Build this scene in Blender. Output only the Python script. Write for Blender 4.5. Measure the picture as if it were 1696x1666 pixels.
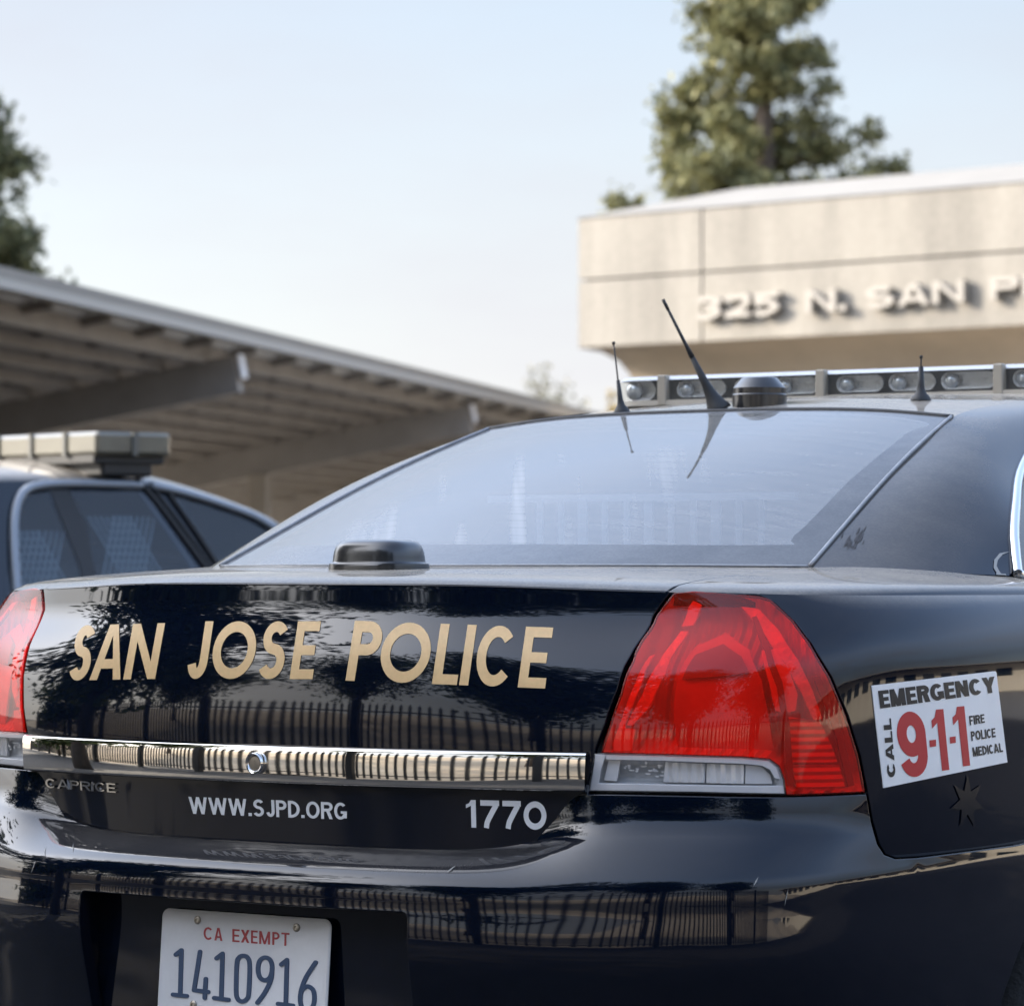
import bpy, math, random
import numpy as np
from mathutils import Vector, Matrix
from mathutils.bvhtree import BVHTree
from mathutils.geometry import delaunay_2d_cdt

random.seed(7); rng = np.random.default_rng(7)
S = bpy.context.scene
for o in list(bpy.data.objects): bpy.data.objects.remove(o)
COL = S.collection
R = math.radians

# ------------------------------------------------------------------ camera
TH = R(36); FPX = 6394.0; PCX, HORY = 848.0, 935.0
CAM = np.array([3.597, -4.3333, 1.15])
DV = np.array([-math.sin(TH), math.cos(TH), 0.0])
RV = np.array([math.cos(TH), math.sin(TH), 0.0])
UPV = np.array([0, 0, 1.0])
cd = bpy.data.cameras.new('camera'); cam = bpy.data.objects.new('camera', cd); COL.objects.link(cam)
cam.location = CAM; cam.rotation_euler = (R(90), 0, TH)
cd.sensor_fit = 'HORIZONTAL'; cd.sensor_width = 36; cd.lens = FPX/1696*36
cd.shift_y = (HORY-833)/1696; cd.clip_start = .1; cd.clip_end = 5000
cd.dof.use_dof = True; cd.dof.focus_distance = 5.55; cd.dof.aperture_fstop = 9.5
S.camera = cam

# ------------------------------------------------------------------ sky, sun, exposure
SUN = Vector((-.82, -.42, .40)).normalized()
sun_el = math.asin(SUN.z); sun_az = math.atan2(SUN.x, SUN.y)
W = bpy.data.worlds.new('World'); S.world = W; W.use_nodes = True
wn = W.node_tree.nodes; wl = W.node_tree.links
sky = wn.new('ShaderNodeTexSky'); sky.sky_type = 'NISHITA'; sky.sun_disc = False
sky.sun_elevation = sun_el; sky.sun_rotation = sun_az
sky.altitude = 100; sky.air_density = 1.0; sky.dust_density = .5; sky.ozone_density = 1.5
# thin, uneven veil of high cloud over the blue
tcw = wn.new('ShaderNodeTexCoord'); mpw = wn.new('ShaderNodeMapping'); mpw.inputs['Scale'].default_value = (1, 1, 3.2); wl.new(tcw.outputs['Generated'], mpw.inputs[0])
nzw = wn.new('ShaderNodeTexNoise'); nzw.inputs['Scale'].default_value = 2.6; nzw.inputs['Detail'].default_value = 6; nzw.inputs['Roughness'].default_value = .55; wl.new(mpw.outputs[0], nzw.inputs['Vector'])
mrw = wn.new('ShaderNodeMapRange'); mrw.inputs['From Min'].default_value = .3; mrw.inputs['From Max'].default_value = .72; mrw.inputs['To Min'].default_value = .75; mrw.inputs['To Max'].default_value = 1.25; wl.new(nzw.outputs[0], mrw.inputs[0])
sxw = wn.new('ShaderNodeSeparateXYZ'); wl.new(tcw.outputs['Generated'], sxw.inputs[0])
elw = wn.new('ShaderNodeValToRGB'); wl.new(sxw.outputs['Z'], elw.inputs[0]); er = elw.color_ramp
er.elements[0].position = 0.0; er.elements[0].color = (.92, .92, .92, 1); er.elements[1].position = .6; er.elements[1].color = (.22, .22, .22, 1)
e_ = er.elements.new(.17); e_.color = (.80, .80, .80, 1)
mlw = wn.new('ShaderNodeMath'); mlw.operation = 'MULTIPLY'; mlw.use_clamp = True; wl.new(mrw.outputs[0], mlw.inputs[0]); wl.new(elw.outputs[0], mlw.inputs[1])
vcw = wn.new('ShaderNodeValToRGB'); wl.new(sxw.outputs['Z'], vcw.inputs[0]); vr = vcw.color_ramp
vr.elements[0].position = 0.0; vr.elements[0].color = (.350, .348, .352, 1); vr.elements[1].position = .16; vr.elements[1].color = (.236, .252, .288, 1)
scw = wn.new('ShaderNodeVectorMath'); scw.operation = 'SCALE'; scw.inputs['Scale'].default_value = 10.0; wl.new(vcw.outputs[0], scw.inputs[0])
mxw = wn.new('ShaderNodeMix'); mxw.data_type = 'RGBA'; wl.new(mlw.outputs[0], mxw.inputs['Factor']); wl.new(sky.outputs[0], mxw.inputs['A']); wl.new(scw.outputs[0], mxw.inputs['B'])
# bright haze round the sun
dtw = wn.new('ShaderNodeVectorMath'); dtw.operation = 'DOT_PRODUCT'; wl.new(tcw.outputs['Generated'], dtw.inputs[0]); dtw.inputs[1].default_value = tuple(SUN)
mx0 = wn.new('ShaderNodeMath'); mx0.operation = 'MAXIMUM'; mx0.inputs[1].default_value = 0; wl.new(dtw.outputs['Value'], mx0.inputs[0])
pww = wn.new('ShaderNodeMath'); pww.operation = 'POWER'; pww.inputs[1].default_value = 9; wl.new(mx0.outputs[0], pww.inputs[0])
glw = wn.new('ShaderNodeVectorMath'); glw.operation = 'SCALE'; glw.inputs[0].default_value = (12, 11.3, 10.2); wl.new(pww.outputs[0], glw.inputs['Scale'])
pw2 = wn.new('ShaderNodeMath'); pw2.operation = 'POWER'; pw2.inputs[1].default_value = 2.6; wl.new(mx0.outputs[0], pw2.inputs[0])
gl2 = wn.new('ShaderNodeVectorMath'); gl2.operation = 'SCALE'; gl2.inputs[0].default_value = (4.6, 4.5, 4.3); wl.new(pw2.outputs[0], gl2.inputs['Scale'])
ad0 = wn.new('ShaderNodeVectorMath'); ad0.operation = 'ADD'; wl.new(mxw.outputs['Result'], ad0.inputs[0]); wl.new(gl2.outputs[0], ad0.inputs[1])
adw = wn.new('ShaderNodeVectorMath'); adw.operation = 'ADD'; wl.new(ad0.outputs[0], adw.inputs[0]); wl.new(glw.outputs[0], adw.inputs[1])
# the sky grows brighter and bluer away from the horizon haze
gnw = wn.new('ShaderNodeValToRGB'); wl.new(sxw.outputs['Z'], gnw.inputs[0]); gr = gnw.color_ramp
gr.elements[0].position = .17; gr.elements[0].color = (.385, .38, .38, 1); gr.elements[1].position = .45; gr.elements[1].color = (.90, .90, .92, 1)
mlt = wn.new('ShaderNodeVectorMath'); mlt.operation = 'MULTIPLY'; wl.new(adw.outputs[0], mlt.inputs[0]); wl.new(gnw.outputs[0], mlt.inputs[1])
wl.new(mlt.outputs[0], wn['Background'].inputs[0]); wn['Background'].inputs[1].default_value = .15
sd = bpy.data.lights.new('sun', 'SUN'); sd.energy = 2.0; sd.angle = R(.53); sd.color = (1, .9, .76)
so = bpy.data.objects.new('sun', sd); COL.objects.link(so); so.rotation_euler = SUN.to_track_quat('Z', 'Y').to_euler()
so.location = (-8, -8, 12)
S.view_settings.view_transform = 'Standard'; S.view_settings.look = 'None'
S.view_settings.exposure = 2.25; S.view_settings.gamma = 1
S.render.engine = 'CYCLES'
S.cycles.use_denoising = True; S.cycles.max_bounces = 8; S.cycles.transparent_max_bounces = 12
S.cycles.caustics_reflective = False; S.cycles.caustics_refractive = False; S.cycles.sample_clamp_indirect = 6

# ------------------------------------------------------------------ helpers: photo geometry
def ray(px, py): return DV+(px-PCX)/FPX*RV-(py-HORY)/FPX*UPV
def at(px, py, X=None, Y=None, Z=None, D=None):
    v = ray(px, py)
    t = D if D is not None else (X-CAM[0])/v[0] if X is not None else (Y-CAM[1])/v[1] if Y is not None else (Z-CAM[2])/v[2]
    return CAM+t*v
def on_plane(px, py, P, n):
    v = ray(px, py); return CAM+v*(np.dot(np.asarray(P)-CAM, n)/np.dot(v, n))

# ------------------------------------------------------------------ helpers: objects
def tag(o, label=None, cat=None, group=None, kind=None):
    if label: o['label'] = label
    if cat: o['category'] = cat
    if group: o['group'] = group
    if kind: o['kind'] = kind
    return o
def thing(name, label, cat, loc=(0, 0, 0), rz=0, group=None):
    o = bpy.data.objects.new(name, None); COL.objects.link(o); o.location = loc; o.rotation_euler = (0, 0, rz)
    o.empty_display_size = .2
    return tag(o, label, cat, group)
def obj(name, V, F, mat, parent=None, normals=None, smooth=True, label=None):
    """one mesh object, vertices in the space of its parent"""
    me = bpy.data.meshes.new(name)
    me.from_pydata([tuple(map(float, v)) for v in V], [], [tuple(int(i) for i in f) for f in F])
    me.materials.append(mat)
    if smooth: me.polygons.foreach_set('use_smooth', [True]*len(me.polygons))
    me.update()
    if normals is not None: me.normals_split_custom_set_from_vertices([tuple(map(float, n)) for n in normals])
    o = bpy.data.objects.new(name, me); COL.objects.link(o)
    if parent is not None: o.parent = parent
    if label: o['label'] = label
    return o
class MB:
    def __init__(s): s.V = []; s.F = []; s.N = []; s.hasn = True
    def add(s, V, F, N=None):
        b = len(s.V); s.V += [tuple(v) for v in V]; s.F += [tuple(i+b for i in f) for f in F]
        if N is None: s.hasn = False; N = [(0, 0, 1)]*len(V)
        s.N += [tuple(n) for n in N]; return s
    def box(s, c, size, ax=None, bev=0.0):
        c = np.asarray(c, float); h = np.asarray(size, float)/2
        ax = np.eye(3) if ax is None else np.asarray(ax, float)
        if bev <= 0:
            V = [c+ax.T@(h*np.array(q)) for q in [(-1,-1,-1),(1,-1,-1),(1,1,-1),(-1,1,-1),(-1,-1,1),(1,-1,1),(1,1,1),(-1,1,1)]]
            return s.add(V, [(3,2,1,0),(4,5,6,7),(0,1,5,4),(1,2,6,5),(2,3,7,6),(3,0,4,7)])
        b = min(bev, *(h*.95)); V = []; F = []
        idx = {}
        for sx in (-1, 1):
            for sy in (-1, 1):
                for sz in (-1, 1):
                    for k, q in enumerate([(h[0]-b, h[1]-b, h[2]), (h[0]-b, h[1], h[2]-b), (h[0], h[1]-b, h[2]-b)]):
                        idx[sx, sy, sz, k] = len(V); V.append(c+ax.T@(np.array(q)*np.array([sx, sy, sz])))
        g = lambda *a: idx[a]
        for sg in (-1, 1):
            for k, names in ((2, 0), (1, 1), (0, 2)):
                q = []
                for a, b2 in ((-1,-1),(1,-1),(1,1),(-1,1)):
                    t = [a, b2]; t.insert(names, sg); q.append(g(*t, k))
                F.append(q)
        for a in (-1, 1):
            for b2 in (-1, 1):
                F.append([g(-1,a,b2,0), g(1,a,b2,0), g(1,a,b2,1), g(-1,a,b2,1)])
                F.append([g(a,-1,b2,0), g(a,1,b2,0), g(a,1,b2,2), g(a,-1,b2,2)])
                F.append([g(a,b2,-1,1), g(a,b2,1,1), g(a,b2,1,2), g(a,b2,-1,2)])
                for c3 in (-1, 1): F.append([g(a,b2,c3,0), g(a,b2,c3,1), g(a,b2,c3,2)])
        return s.add(V, F)
    def tube(s, pts, rad, n=10, cap=True):
        pts = [np.asarray(p, float) for p in pts]; m = len(pts)
        rad = [rad]*m if np.isscalar(rad) else rad
        V = []; F = []; prev = None
        for i, p in enumerate(pts):
            t = pts[min(i+1, m-1)]-pts[max(i-1, 0)]; t = t/(np.linalg.norm(t)+1e-12)
            a = prev if prev is not None else (np.array([1, 0, 0]) if abs(t[0]) < .8 else np.array([0, 1, 0]))
            a = a-t*np.dot(a, t); a /= np.linalg.norm(a)+1e-12; prev = a; b = np.cross(t, a)
            for k in range(n):
                w = 2*math.pi*k/n; V.append(p+rad[i]*(math.cos(w)*a+math.sin(w)*b))
        for i in range(m-1):
            for k in range(n): F.append((i*n+k, i*n+(k+1) % n, (i+1)*n+(k+1) % n, (i+1)*n+k))
        if cap: F.append(tuple(range(n))[::-1]); F.append(tuple(range((m-1)*n, m*n)))
        return s.add(V, F)
    def lathe(s, c, prof, n=24, sx=1, sy=1, ax=None, cap=True):
        c = np.asarray(c, float); ax = np.eye(3) if ax is None else ax; V = []; F = []; m = len(prof)
        for r_, z in prof:
            for k in range(n):
                w = 2*math.pi*k/n; V.append(c+ax.T@np.array([r_*sx*math.cos(w), r_*sy*math.sin(w), z]))
        for i in range(m-1):
            for k in range(n): F.append((i*n+k, i*n+(k+1) % n, (i+1)*n+(k+1) % n, (i+1)*n+k))
        if cap: F.append(tuple(range(n))[::-1]); F.append(tuple(range((m-1)*n, m*n)))
        return s.add(V, F)
    def prism(s, poly, ext):
        """closed polygon of 3-D points extruded by a vector"""
        n = len(poly); P = [np.asarray(p, float) for p in poly]; e = np.asarray(ext, float)
        return s.add(P+[p+e for p in P], [tuple(range(n)), tuple(range(2*n-1, n-1, -1))]+[(i, i+n, (i+1) % n+n, (i+1) % n) for i in range(n)])
    def build(s, name, mat, parent=None, smooth=False, label=None, angle=None):
        o = obj(name, s.V, s.F, mat, parent, s.N if s.hasn and s.V else None, smooth, label)
        if not s.hasn:
            import bmesh
            bm = bmesh.new(); bm.from_mesh(o.data); bmesh.ops.recalc_face_normals(bm, faces=bm.faces); bm.to_mesh(o.data); bm.free()
        if smooth and angle and not s.hasn: o.data.set_sharp_from_angle(angle=R(angle))
        return o

# ------------------------------------------------------------------ helpers: materials
def nodes(name):
    m = bpy.data.materials.new(name); m.use_nodes = True
    n = m.node_tree.nodes; return m, n, m.node_tree.links, n['Principled BSDF'], n['Material Output']
def mat(name, col, rough=.5, metal=0, coat=0, coat_r=.03, ior=1.5, var=0, scale=8, bump=0, bscale=60, spec=.5, rvar=0, stretch=(1, 1, 1)):
    m, n, l, b, out = nodes(name)
    b.inputs['Base Color'].default_value = (*col, 1); b.inputs['Roughness'].default_value = rough
    b.inputs['Metallic'].default_value = metal; b.inputs['IOR'].default_value = ior
    b.inputs['Coat Weight'].default_value = coat; b.inputs['Coat Roughness'].default_value = coat_r
    b.inputs['Specular IOR Level'].default_value = spec
    tc = n.new('ShaderNodeTexCoord')
    if var or rvar:
        mp = n.new('ShaderNodeMapping'); mp.inputs['Scale'].default_value = stretch; l.new(tc.outputs['Object'], mp.inputs[0])
        t = n.new('ShaderNodeTexNoise'); t.inputs['Scale'].default_value = scale; t.inputs['Detail'].default_value = 6; t.inputs['Roughness'].default_value = .65
        l.new(mp.outputs[0], t.inputs['Vector'])
        if var:
            r_ = n.new('ShaderNodeValToRGB'); r_.color_ramp.elements[0].position = .3; r_.color_ramp.elements[1].position = .72
            r_.color_ramp.elements[0].color = (*[max(0, c*(1-var)) for c in col], 1); r_.color_ramp.elements[1].color = (*[min(1, c*(1+var)) for c in col], 1)
            l.new(t.outputs[0], r_.inputs[0]); l.new(r_.outputs[0], b.inputs['Base Color'])
        if rvar:
            q = n.new('ShaderNodeMapRange'); q.inputs['To Min'].default_value = max(0, rough-rvar); q.inputs['To Max'].default_value = min(1, rough+rvar)
            l.new(t.outputs[0], q.inputs[0]); l.new(q.outputs[0], b.inputs['Roughness'])
    if bump:
        t2 = n.new('ShaderNodeTexNoise'); t2.inputs['Scale'].default_value = bscale; t2.inputs['Detail'].default_value = 5; l.new(tc.outputs['Object'], t2.inputs['Vector'])
        bp = n.new('ShaderNodeBump'); bp.inputs['Strength'].default_value = bump; bp.inputs['Distance'].default_value = .02
        l.new(t2.outputs[0], bp.inputs['Height']); l.new(bp.outputs[0], b.inputs['Normal'])
    return m
def paint(name, col, dust=.20, dcol=(.46, .41, .34), wave=.0016):
    """black clear-coated car paint with a film of dust that lies on up-facing metal"""
    m, n, l, b, out = nodes(name)
    b.inputs['Roughness'].default_value = .35; b.inputs['Coat Weight'].default_value = 1
    b.inputs['Coat Roughness'].default_value = .035; b.inputs['Coat IOR'].default_value = 1.5; b.inputs['Specular IOR Level'].default_value = .0
    tc = n.new('ShaderNodeTexCoord'); t = n.new('ShaderNodeTexNoise'); t.inputs['Scale'].default_value = 5; t.inputs['Detail'].default_value = 8; t.inputs['Roughness'].default_value = .7
    l.new(tc.outputs['Object'], t.inputs['Vector'])
    t3 = n.new('ShaderNodeTexNoise'); t3.inputs['Scale'].default_value = 240; t3.inputs['Detail'].default_value = 3; l.new(tc.outputs['Object'], t3.inputs['Vector'])
    g = n.new('ShaderNodeNewGeometry'); sx = n.new('ShaderNodeSeparateXYZ'); l.new(g.outputs['Normal'], sx.inputs[0])
    up = n.new('ShaderNodeMapRange'); up.inputs['From Min'].default_value = .68; up.inputs['From Max'].default_value = 1; up.inputs['To Min'].default_value = dust*.012; up.inputs['To Max'].default_value = dust*2.2
    l.new(sx.outputs['Z'], up.inputs[0])
    ns = n.new('ShaderNodeMapRange'); ns.inputs['From Min'].default_value = .3; ns.inputs['From Max'].default_value = .75; ns.inputs['To Min'].default_value = .5; ns.inputs['To Max'].default_value = 1.4
    l.new(t.outputs[0], ns.inputs[0])
    n3 = n.new('ShaderNodeMapRange'); n3.inputs['From Min'].default_value = .35; n3.inputs['From Max'].default_value = .7; n3.inputs['To Min'].default_value = .88; n3.inputs['To Max'].default_value = 1.12
    l.new(t3.outputs[0], n3.inputs[0])
    mu = n.new('ShaderNodeMath'); mu.operation = 'MULTIPLY'; l.new(up.outputs[0], mu.inputs[0]); l.new(ns.outputs[0], mu.inputs[1])
    mu2 = n.new('ShaderNodeMath'); mu2.operation = 'MULTIPLY'; mu2.use_clamp = True; l.new(mu.outputs[0], mu2.inputs[0]); l.new(n3.outputs[0], mu2.inputs[1])
    b.inputs['Base Color'].default_value = (*col, 1)
    if wave:
        t4 = n.new('ShaderNodeTexNoise'); t4.inputs['Scale'].default_value = 4.5; t4.inputs['Detail'].default_value = 1; l.new(tc.outputs['Object'], t4.inputs['Vector'])
        bp = n.new('ShaderNodeBump'); bp.inputs['Strength'].default_value = .25; bp.inputs['Distance'].default_value = wave
        l.new(t4.outputs[0], bp.inputs['Height']); l.new(bp.outputs[0], b.inputs['Coat Normal'])
    df = n.new('ShaderNodeBsdfDiffuse'); df.inputs[0].default_value = (*dcol, 1)
    mx = n.new('ShaderNodeMixShader'); l.new(mu2.outputs[0], mx.inputs[0]); l.new(b.outputs[0], mx.inputs[1]); l.new(df.outputs[0], mx.inputs[2])
    l.new(mx.outputs[0], out.inputs[0])
    return m
def front_fresnel(n, l, ior):
    fr = n.new('ShaderNodeFresnel'); fr.inputs[0].default_value = ior; ge = n.new('ShaderNodeNewGeometry')
    iv = n.new('ShaderNodeMath'); iv.operation = 'SUBTRACT'; iv.inputs[0].default_value = 1; l.new(ge.outputs['Backfacing'], iv.inputs[1])
    mu = n.new('ShaderNodeMath'); mu.operation = 'MULTIPLY'; l.new(fr.outputs[0], mu.inputs[0]); l.new(iv.outputs[0], mu.inputs[1]); return mu.outputs[0]
def lens(name, tint, ior=1.5, rough=.02, haze=0.0):
    """clear or coloured plastic skin: tinted see-through plus a fresnel gloss"""
    m, n, l, b, out = nodes(name); n.remove(b)
    tr = n.new('ShaderNodeBsdfTransparent'); tr.inputs[0].default_value = (*tint, 1)
    df = n.new('ShaderNodeBsdfTranslucent'); df.inputs[0].default_value = (*tint, 1)
    d2 = n.new('ShaderNodeBsdfDiffuse'); d2.inputs[0].default_value = (*tint, 1)
    am = n.new('ShaderNodeMixShader'); am.inputs[0].default_value = .85; l.new(df.outputs[0], am.inputs[1]); l.new(d2.outputs[0], am.inputs[2])
    m0 = n.new('ShaderNodeMixShader'); m0.inputs[0].default_value = haze; l.new(tr.outputs[0], m0.inputs[1]); l.new(am.outputs[0], m0.inputs[2])
    gl = n.new('ShaderNodeBsdfGlossy'); gl.inputs['Roughness'].default_value = rough
    fr = front_fresnel(n, l, ior)
    mx = n.new('ShaderNodeMixShader'); l.new(fr, mx.inputs[0]); l.new(m0.outputs[0], mx.inputs[1]); l.new(gl.outputs[0], mx.inputs[2])
    l.new(mx.outputs[0], out.inputs[0]); return m
M = {}
M['paint'] = paint('black_paint', (.0010, .0033, .0100))
M['paint_bumper'] = paint('black_bumper_paint', (.0010, .0033, .0100), dust=.045)
M['paint_pillar'] = paint('glossy_pillar_paint', (.0010, .0033, .0100), dust=.10)
M['paint_far'] = paint('dark_blue_paint', (.006, .010, .018), wave=0)
M['chrome'] = mat('chrome', (.66, .645, .62), .022, 1, rvar=.01, scale=30)
M['trim'] = mat('bright_trim', (.75, .76, .78), .18, 1)
M['rubber'] = mat('black_rubber', (.012, .012, .013), .55)
M['plastic'] = mat('black_plastic', (.012, .012, .014), .28, coat=.4, coat_r=.12)
M['gold'] = mat('gold_vinyl', (.66, .44, .21), .5, .0, var=.07, scale=120)
M['white_vinyl'] = mat('silver_white_vinyl', (.74, .75, .77), .4, var=.04, scale=60)
M['sticker'] = mat('white_magnet', (.87, .85, .83), .35, var=.06, scale=9)
M['red_ink'] = mat('red_ink', (.50, .03, .035), .4)
M['black_ink'] = mat('black_ink', (.016, .016, .018), .4)
M['plate'] = mat('plate_white', (.64, .64, .65), .38, var=.05, scale=30)
M['plate_blue'] = mat('plate_blue', (.02, .05, .11), .4)
M['plate_red'] = mat('plate_red', (.33, .03, .035), .45)
M['steel'] = mat('screw_steel', (.35, .32, .28), .4, 1)
M['silver'] = mat('silver_reflector', (.72, .73, .75), .16, 1)
M['red_lens'] = lens('red_lens', (.95, .070, .038), haze=.14)
M['clear_lens'] = lens('clear_lens', (.96, .96, .97), haze=.05)
M['dark'] = mat('dark_interior', (.006, .006, .007), .8)
M['tyre'] = mat('tyre', (.018, .018, .018), .8, bump=.3, bscale=120)
# ------------------------------------------------------------------ helpers: smooth surfaces
class Spl:
    """natural cubic spline basis over fixed knots"""
    def __init__(s, t):
        s.t = np.asarray(t, float); n = len(t); h = np.diff(s.t); A = np.zeros((n, n)); B = np.zeros((n, n)); A[0, 0] = A[-1, -1] = 1
        for i in range(1, n-1):
            A[i, i-1] = h[i-1]; A[i, i] = 2*(h[i-1]+h[i]); A[i, i+1] = h[i]
            B[i, i-1] = 6/h[i-1]; B[i, i] = -6/h[i-1]-6/h[i]; B[i, i+1] = 6/h[i]
        s.M = np.linalg.solve(A, B) if n > 2 else np.zeros((n, n)); s.n = n
    def basis(s, x):
        x = np.clip(np.asarray(x, float), s.t[0], s.t[-1]); k = np.clip(np.searchsorted(s.t, x, 'right')-1, 0, s.n-2)
        h = s.t[k+1]-s.t[k]; a = (s.t[k+1]-x)/h; b = (x-s.t[k])/h; m = len(x); Z = np.zeros((m, s.n)); D = np.zeros((m, s.n)); i = np.arange(m)
        Z[i, k] += a; Z[i, k+1] += b; D[i, k] -= 1/h; D[i, k+1] += 1/h
        Z += ((a**3-a)*h*h/6)[:, None]*s.M[k]+((b**3-b)*h*h/6)[:, None]*s.M[k+1]
        D += (-(3*a*a-1)*h/6)[:, None]*s.M[k]+((3*b*b-1)*h/6)[:, None]*s.M[k+1]
        return Z, D
class Surf:
    """tensor spline through a grid of points P[row][col]; u runs along columns, v along rows (both in metres)"""
    def __init__(s, P, sym=True, nu=220, nv=70):
        P = np.asarray(P, float)
        if sym:
            L = P[:, :0:-1, :].copy(); L[:, :, 0] *= -1; P = np.concatenate([L, P], 1)
        s.P = P
        du = np.linalg.norm(np.diff(P, axis=1), axis=2).mean(0); dv = np.linalg.norm(np.diff(P, axis=0), axis=2).mean(1)
        tu = np.concatenate([[0], np.cumsum(du)]); tv = np.concatenate([[0], np.cumsum(np.maximum(dv, 1e-3))])
        if sym: tu -= tu[-1]/2
        s.tu, s.tv = tu, tv; s.su, s.sv = Spl(tu), Spl(tv)
        U, Vv = np.meshgrid(np.linspace(tu[0], tu[-1], nu), np.linspace(tv[0], tv[-1], nv)); s.gu = np.stack([U.ravel(), Vv.ravel()], 1)
        X, N = s.ev(s.gu); F = []
        for j in range(nv-1):
            for i in range(nu-1): a = j*nu+i; F.append((a, a+1, a+nu+1)); F.append((a, a+nu+1, a+nu))
        s.F = F; s.X = X; s.bvh = BVHTree.FromPolygons([tuple(x) for x in X], F)
    def ev(s, uv, off=0.0):
        uv = np.asarray(uv, float).reshape(-1, 2)
        Bu, Du = s.su.basis(uv[:, 0]); Bv, Dv = s.sv.basis(uv[:, 1])
        q = np.einsum('mr,rcx->mcx', Bv, s.P); qd = np.einsum('mr,rcx->mcx', Dv, s.P)
        X = np.einsum('mc,mcx->mx', Bu, q); Xu = np.einsum('mc,mcx->mx', Du, q); Xv = np.einsum('mc,mcx->mx', Bu, qd)
        N = np.cross(Xu, Xv); N /= np.linalg.norm(N, axis=1)[:, None]+1e-12
        return X+N*(off if np.isscalar(off) else np.asarray(off)[:, None]), N
    def _bary(s, p, fi):
        a, b, c = (np.array(s.X[k]) for k in s.F[fi]); v0, v1, v2 = b-a, c-a, np.array(p)-a
        d00, d01, d11, d20, d21 = v0@v0, v0@v1, v1@v1, v2@v0, v2@v1; den = d00*d11-d01*d01
        v = (d11*d20-d01*d21)/den; w = (d00*d21-d01*d20)/den
        ga, gb, gc = (s.gu[k] for k in s.F[fi]); return ga*(1-v-w)+gb*v+gc*w
    def px(s, x, y):
        v = ray(x, y); h = s.bvh.ray_cast(Vector(CAM), Vector(v).normalized())
        if h[0] is None:   # just off the edge: nearest point to the ray
            best = None; bd = 0
            for t in np.linspace(4.5, 9, 220):
                q = s.bvh.find_nearest(Vector(CAM+v*t))
                if best is None or q[3]+.03*t < bd: best = q; bd = q[3]+.03*t
            h = best
        return s._bary(h[0], h[2])
    def near(s, p):
        h = s.bvh.find_nearest(Vector(p)); return s._bary(h[0], h[2])
    def pxs(s, L): return [s.px(*p) for p in L]
def pip(poly, P):
    poly = np.asarray(poly); x, y = P[:, 0], P[:, 1]; c = np.zeros(len(P), bool); j = len(poly)-1
    for i in range(len(poly)):
        xi, yi = poly[i]; xj, yj = poly[j]
        if yi != yj: c ^= ((yi > y) != (yj > y)) & (x < (xj-xi)*(y-yi)/(yj-yi)+xi)
        j = i
    return c
def dens(poly, sp):
    out = []
    for i in range(len(poly)):
        a = np.asarray(poly[i], float); b = np.asarray(poly[(i+1) % len(poly)], float); k = max(1, int(math.ceil(np.linalg.norm(b-a)/sp)))
        out += [a+(b-a)*t/k for t in range(k)]
    return out
def smooth_path(pts, sp=.01, closed=False):
    """Catmull-Rom through points, dense"""
    P = [np.asarray(p, float) for p in pts]; out = []; n = len(P)
    for i in range(n if closed else n-1):
        p0, p1, p2, p3 = (P[(i-1) % n], P[i], P[(i+1) % n], P[(i+2) % n]) if closed else (P[max(i-1, 0)], P[i], P[i+1], P[min(i+2, n-1)])
        k = max(1, int(np.linalg.norm(p2-p1)/sp))
        for t in np.arange(k)/k: out.append(.5*((2*p1)+(-p0+p2)*t+(2*p0-5*p1+4*p2-p3)*t*t+(-p0+3*p1-3*p2+p3)*t**3))
    if not closed: out.append(P[-1])
    return out
def tri_fill(groups, sp):
    """groups of contours (even-odd inside a group, union of groups) -> points, triangles, dense contours"""
    pts = []; edges = []; dg = []
    for g in groups:
        cs = []
        for c in g:
            d_ = dens(c, sp); b = len(pts); pts += [tuple(p) for p in d_]; edges += [(b+i, b+(i+1) % len(d_)) for i in range(len(d_))]; cs.append(np.array(d_))
        dg.append(cs)
    A = np.array(pts); lo, hi = A.min(0), A.max(0)
    def inside(Q):
        r_ = np.zeros(len(Q), bool)
        for cs in dg:
            e = np.zeros(len(Q), bool)
            for c in cs: e ^= pip(c, Q)
            r_ |= e
        return r_
    nx, ny = int((hi[0]-lo[0])/sp), int((hi[1]-lo[1])/sp)
    if nx > 1 and ny > 1:
        gx, gy = np.meshgrid(np.linspace(lo[0], hi[0], nx+1)[1:-1], np.linspace(lo[1], hi[1], ny+1)[1:-1]); Q = np.stack([gx.ravel(), gy.ravel()], 1)
        Q = Q[inside(Q)]
        if len(Q):
            keep = np.ones(len(Q), bool)
            for i in range(0, len(A), 400): keep &= (np.linalg.norm(Q[:, None]-A[None, i:i+400], axis=2).min(1) > sp*.45)
            pts += [tuple(p) for p in Q[keep]]
    V, E_, F, *_ = delaunay_2d_cdt([Vector(p) for p in pts], edges, [], 0, 1e-7)
    V = np.array([tuple(v) for v in V]); F = [f for f in F]
    cen = np.array([V[list(f)].mean(0) for f in F]); ok = inside(cen)
    F2 = []
    for f, k in zip(F, ok):
        if k:
            a, b, c = (V[i] for i in f[:3])
            cr = (b[0]-a[0])*(c[1]-a[1])-(b[1]-a[1])*(c[0]-a[0])
            F2.append(tuple(f) if cr > 0 else tuple(f)[::-1])
    return V, F2, dg
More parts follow.
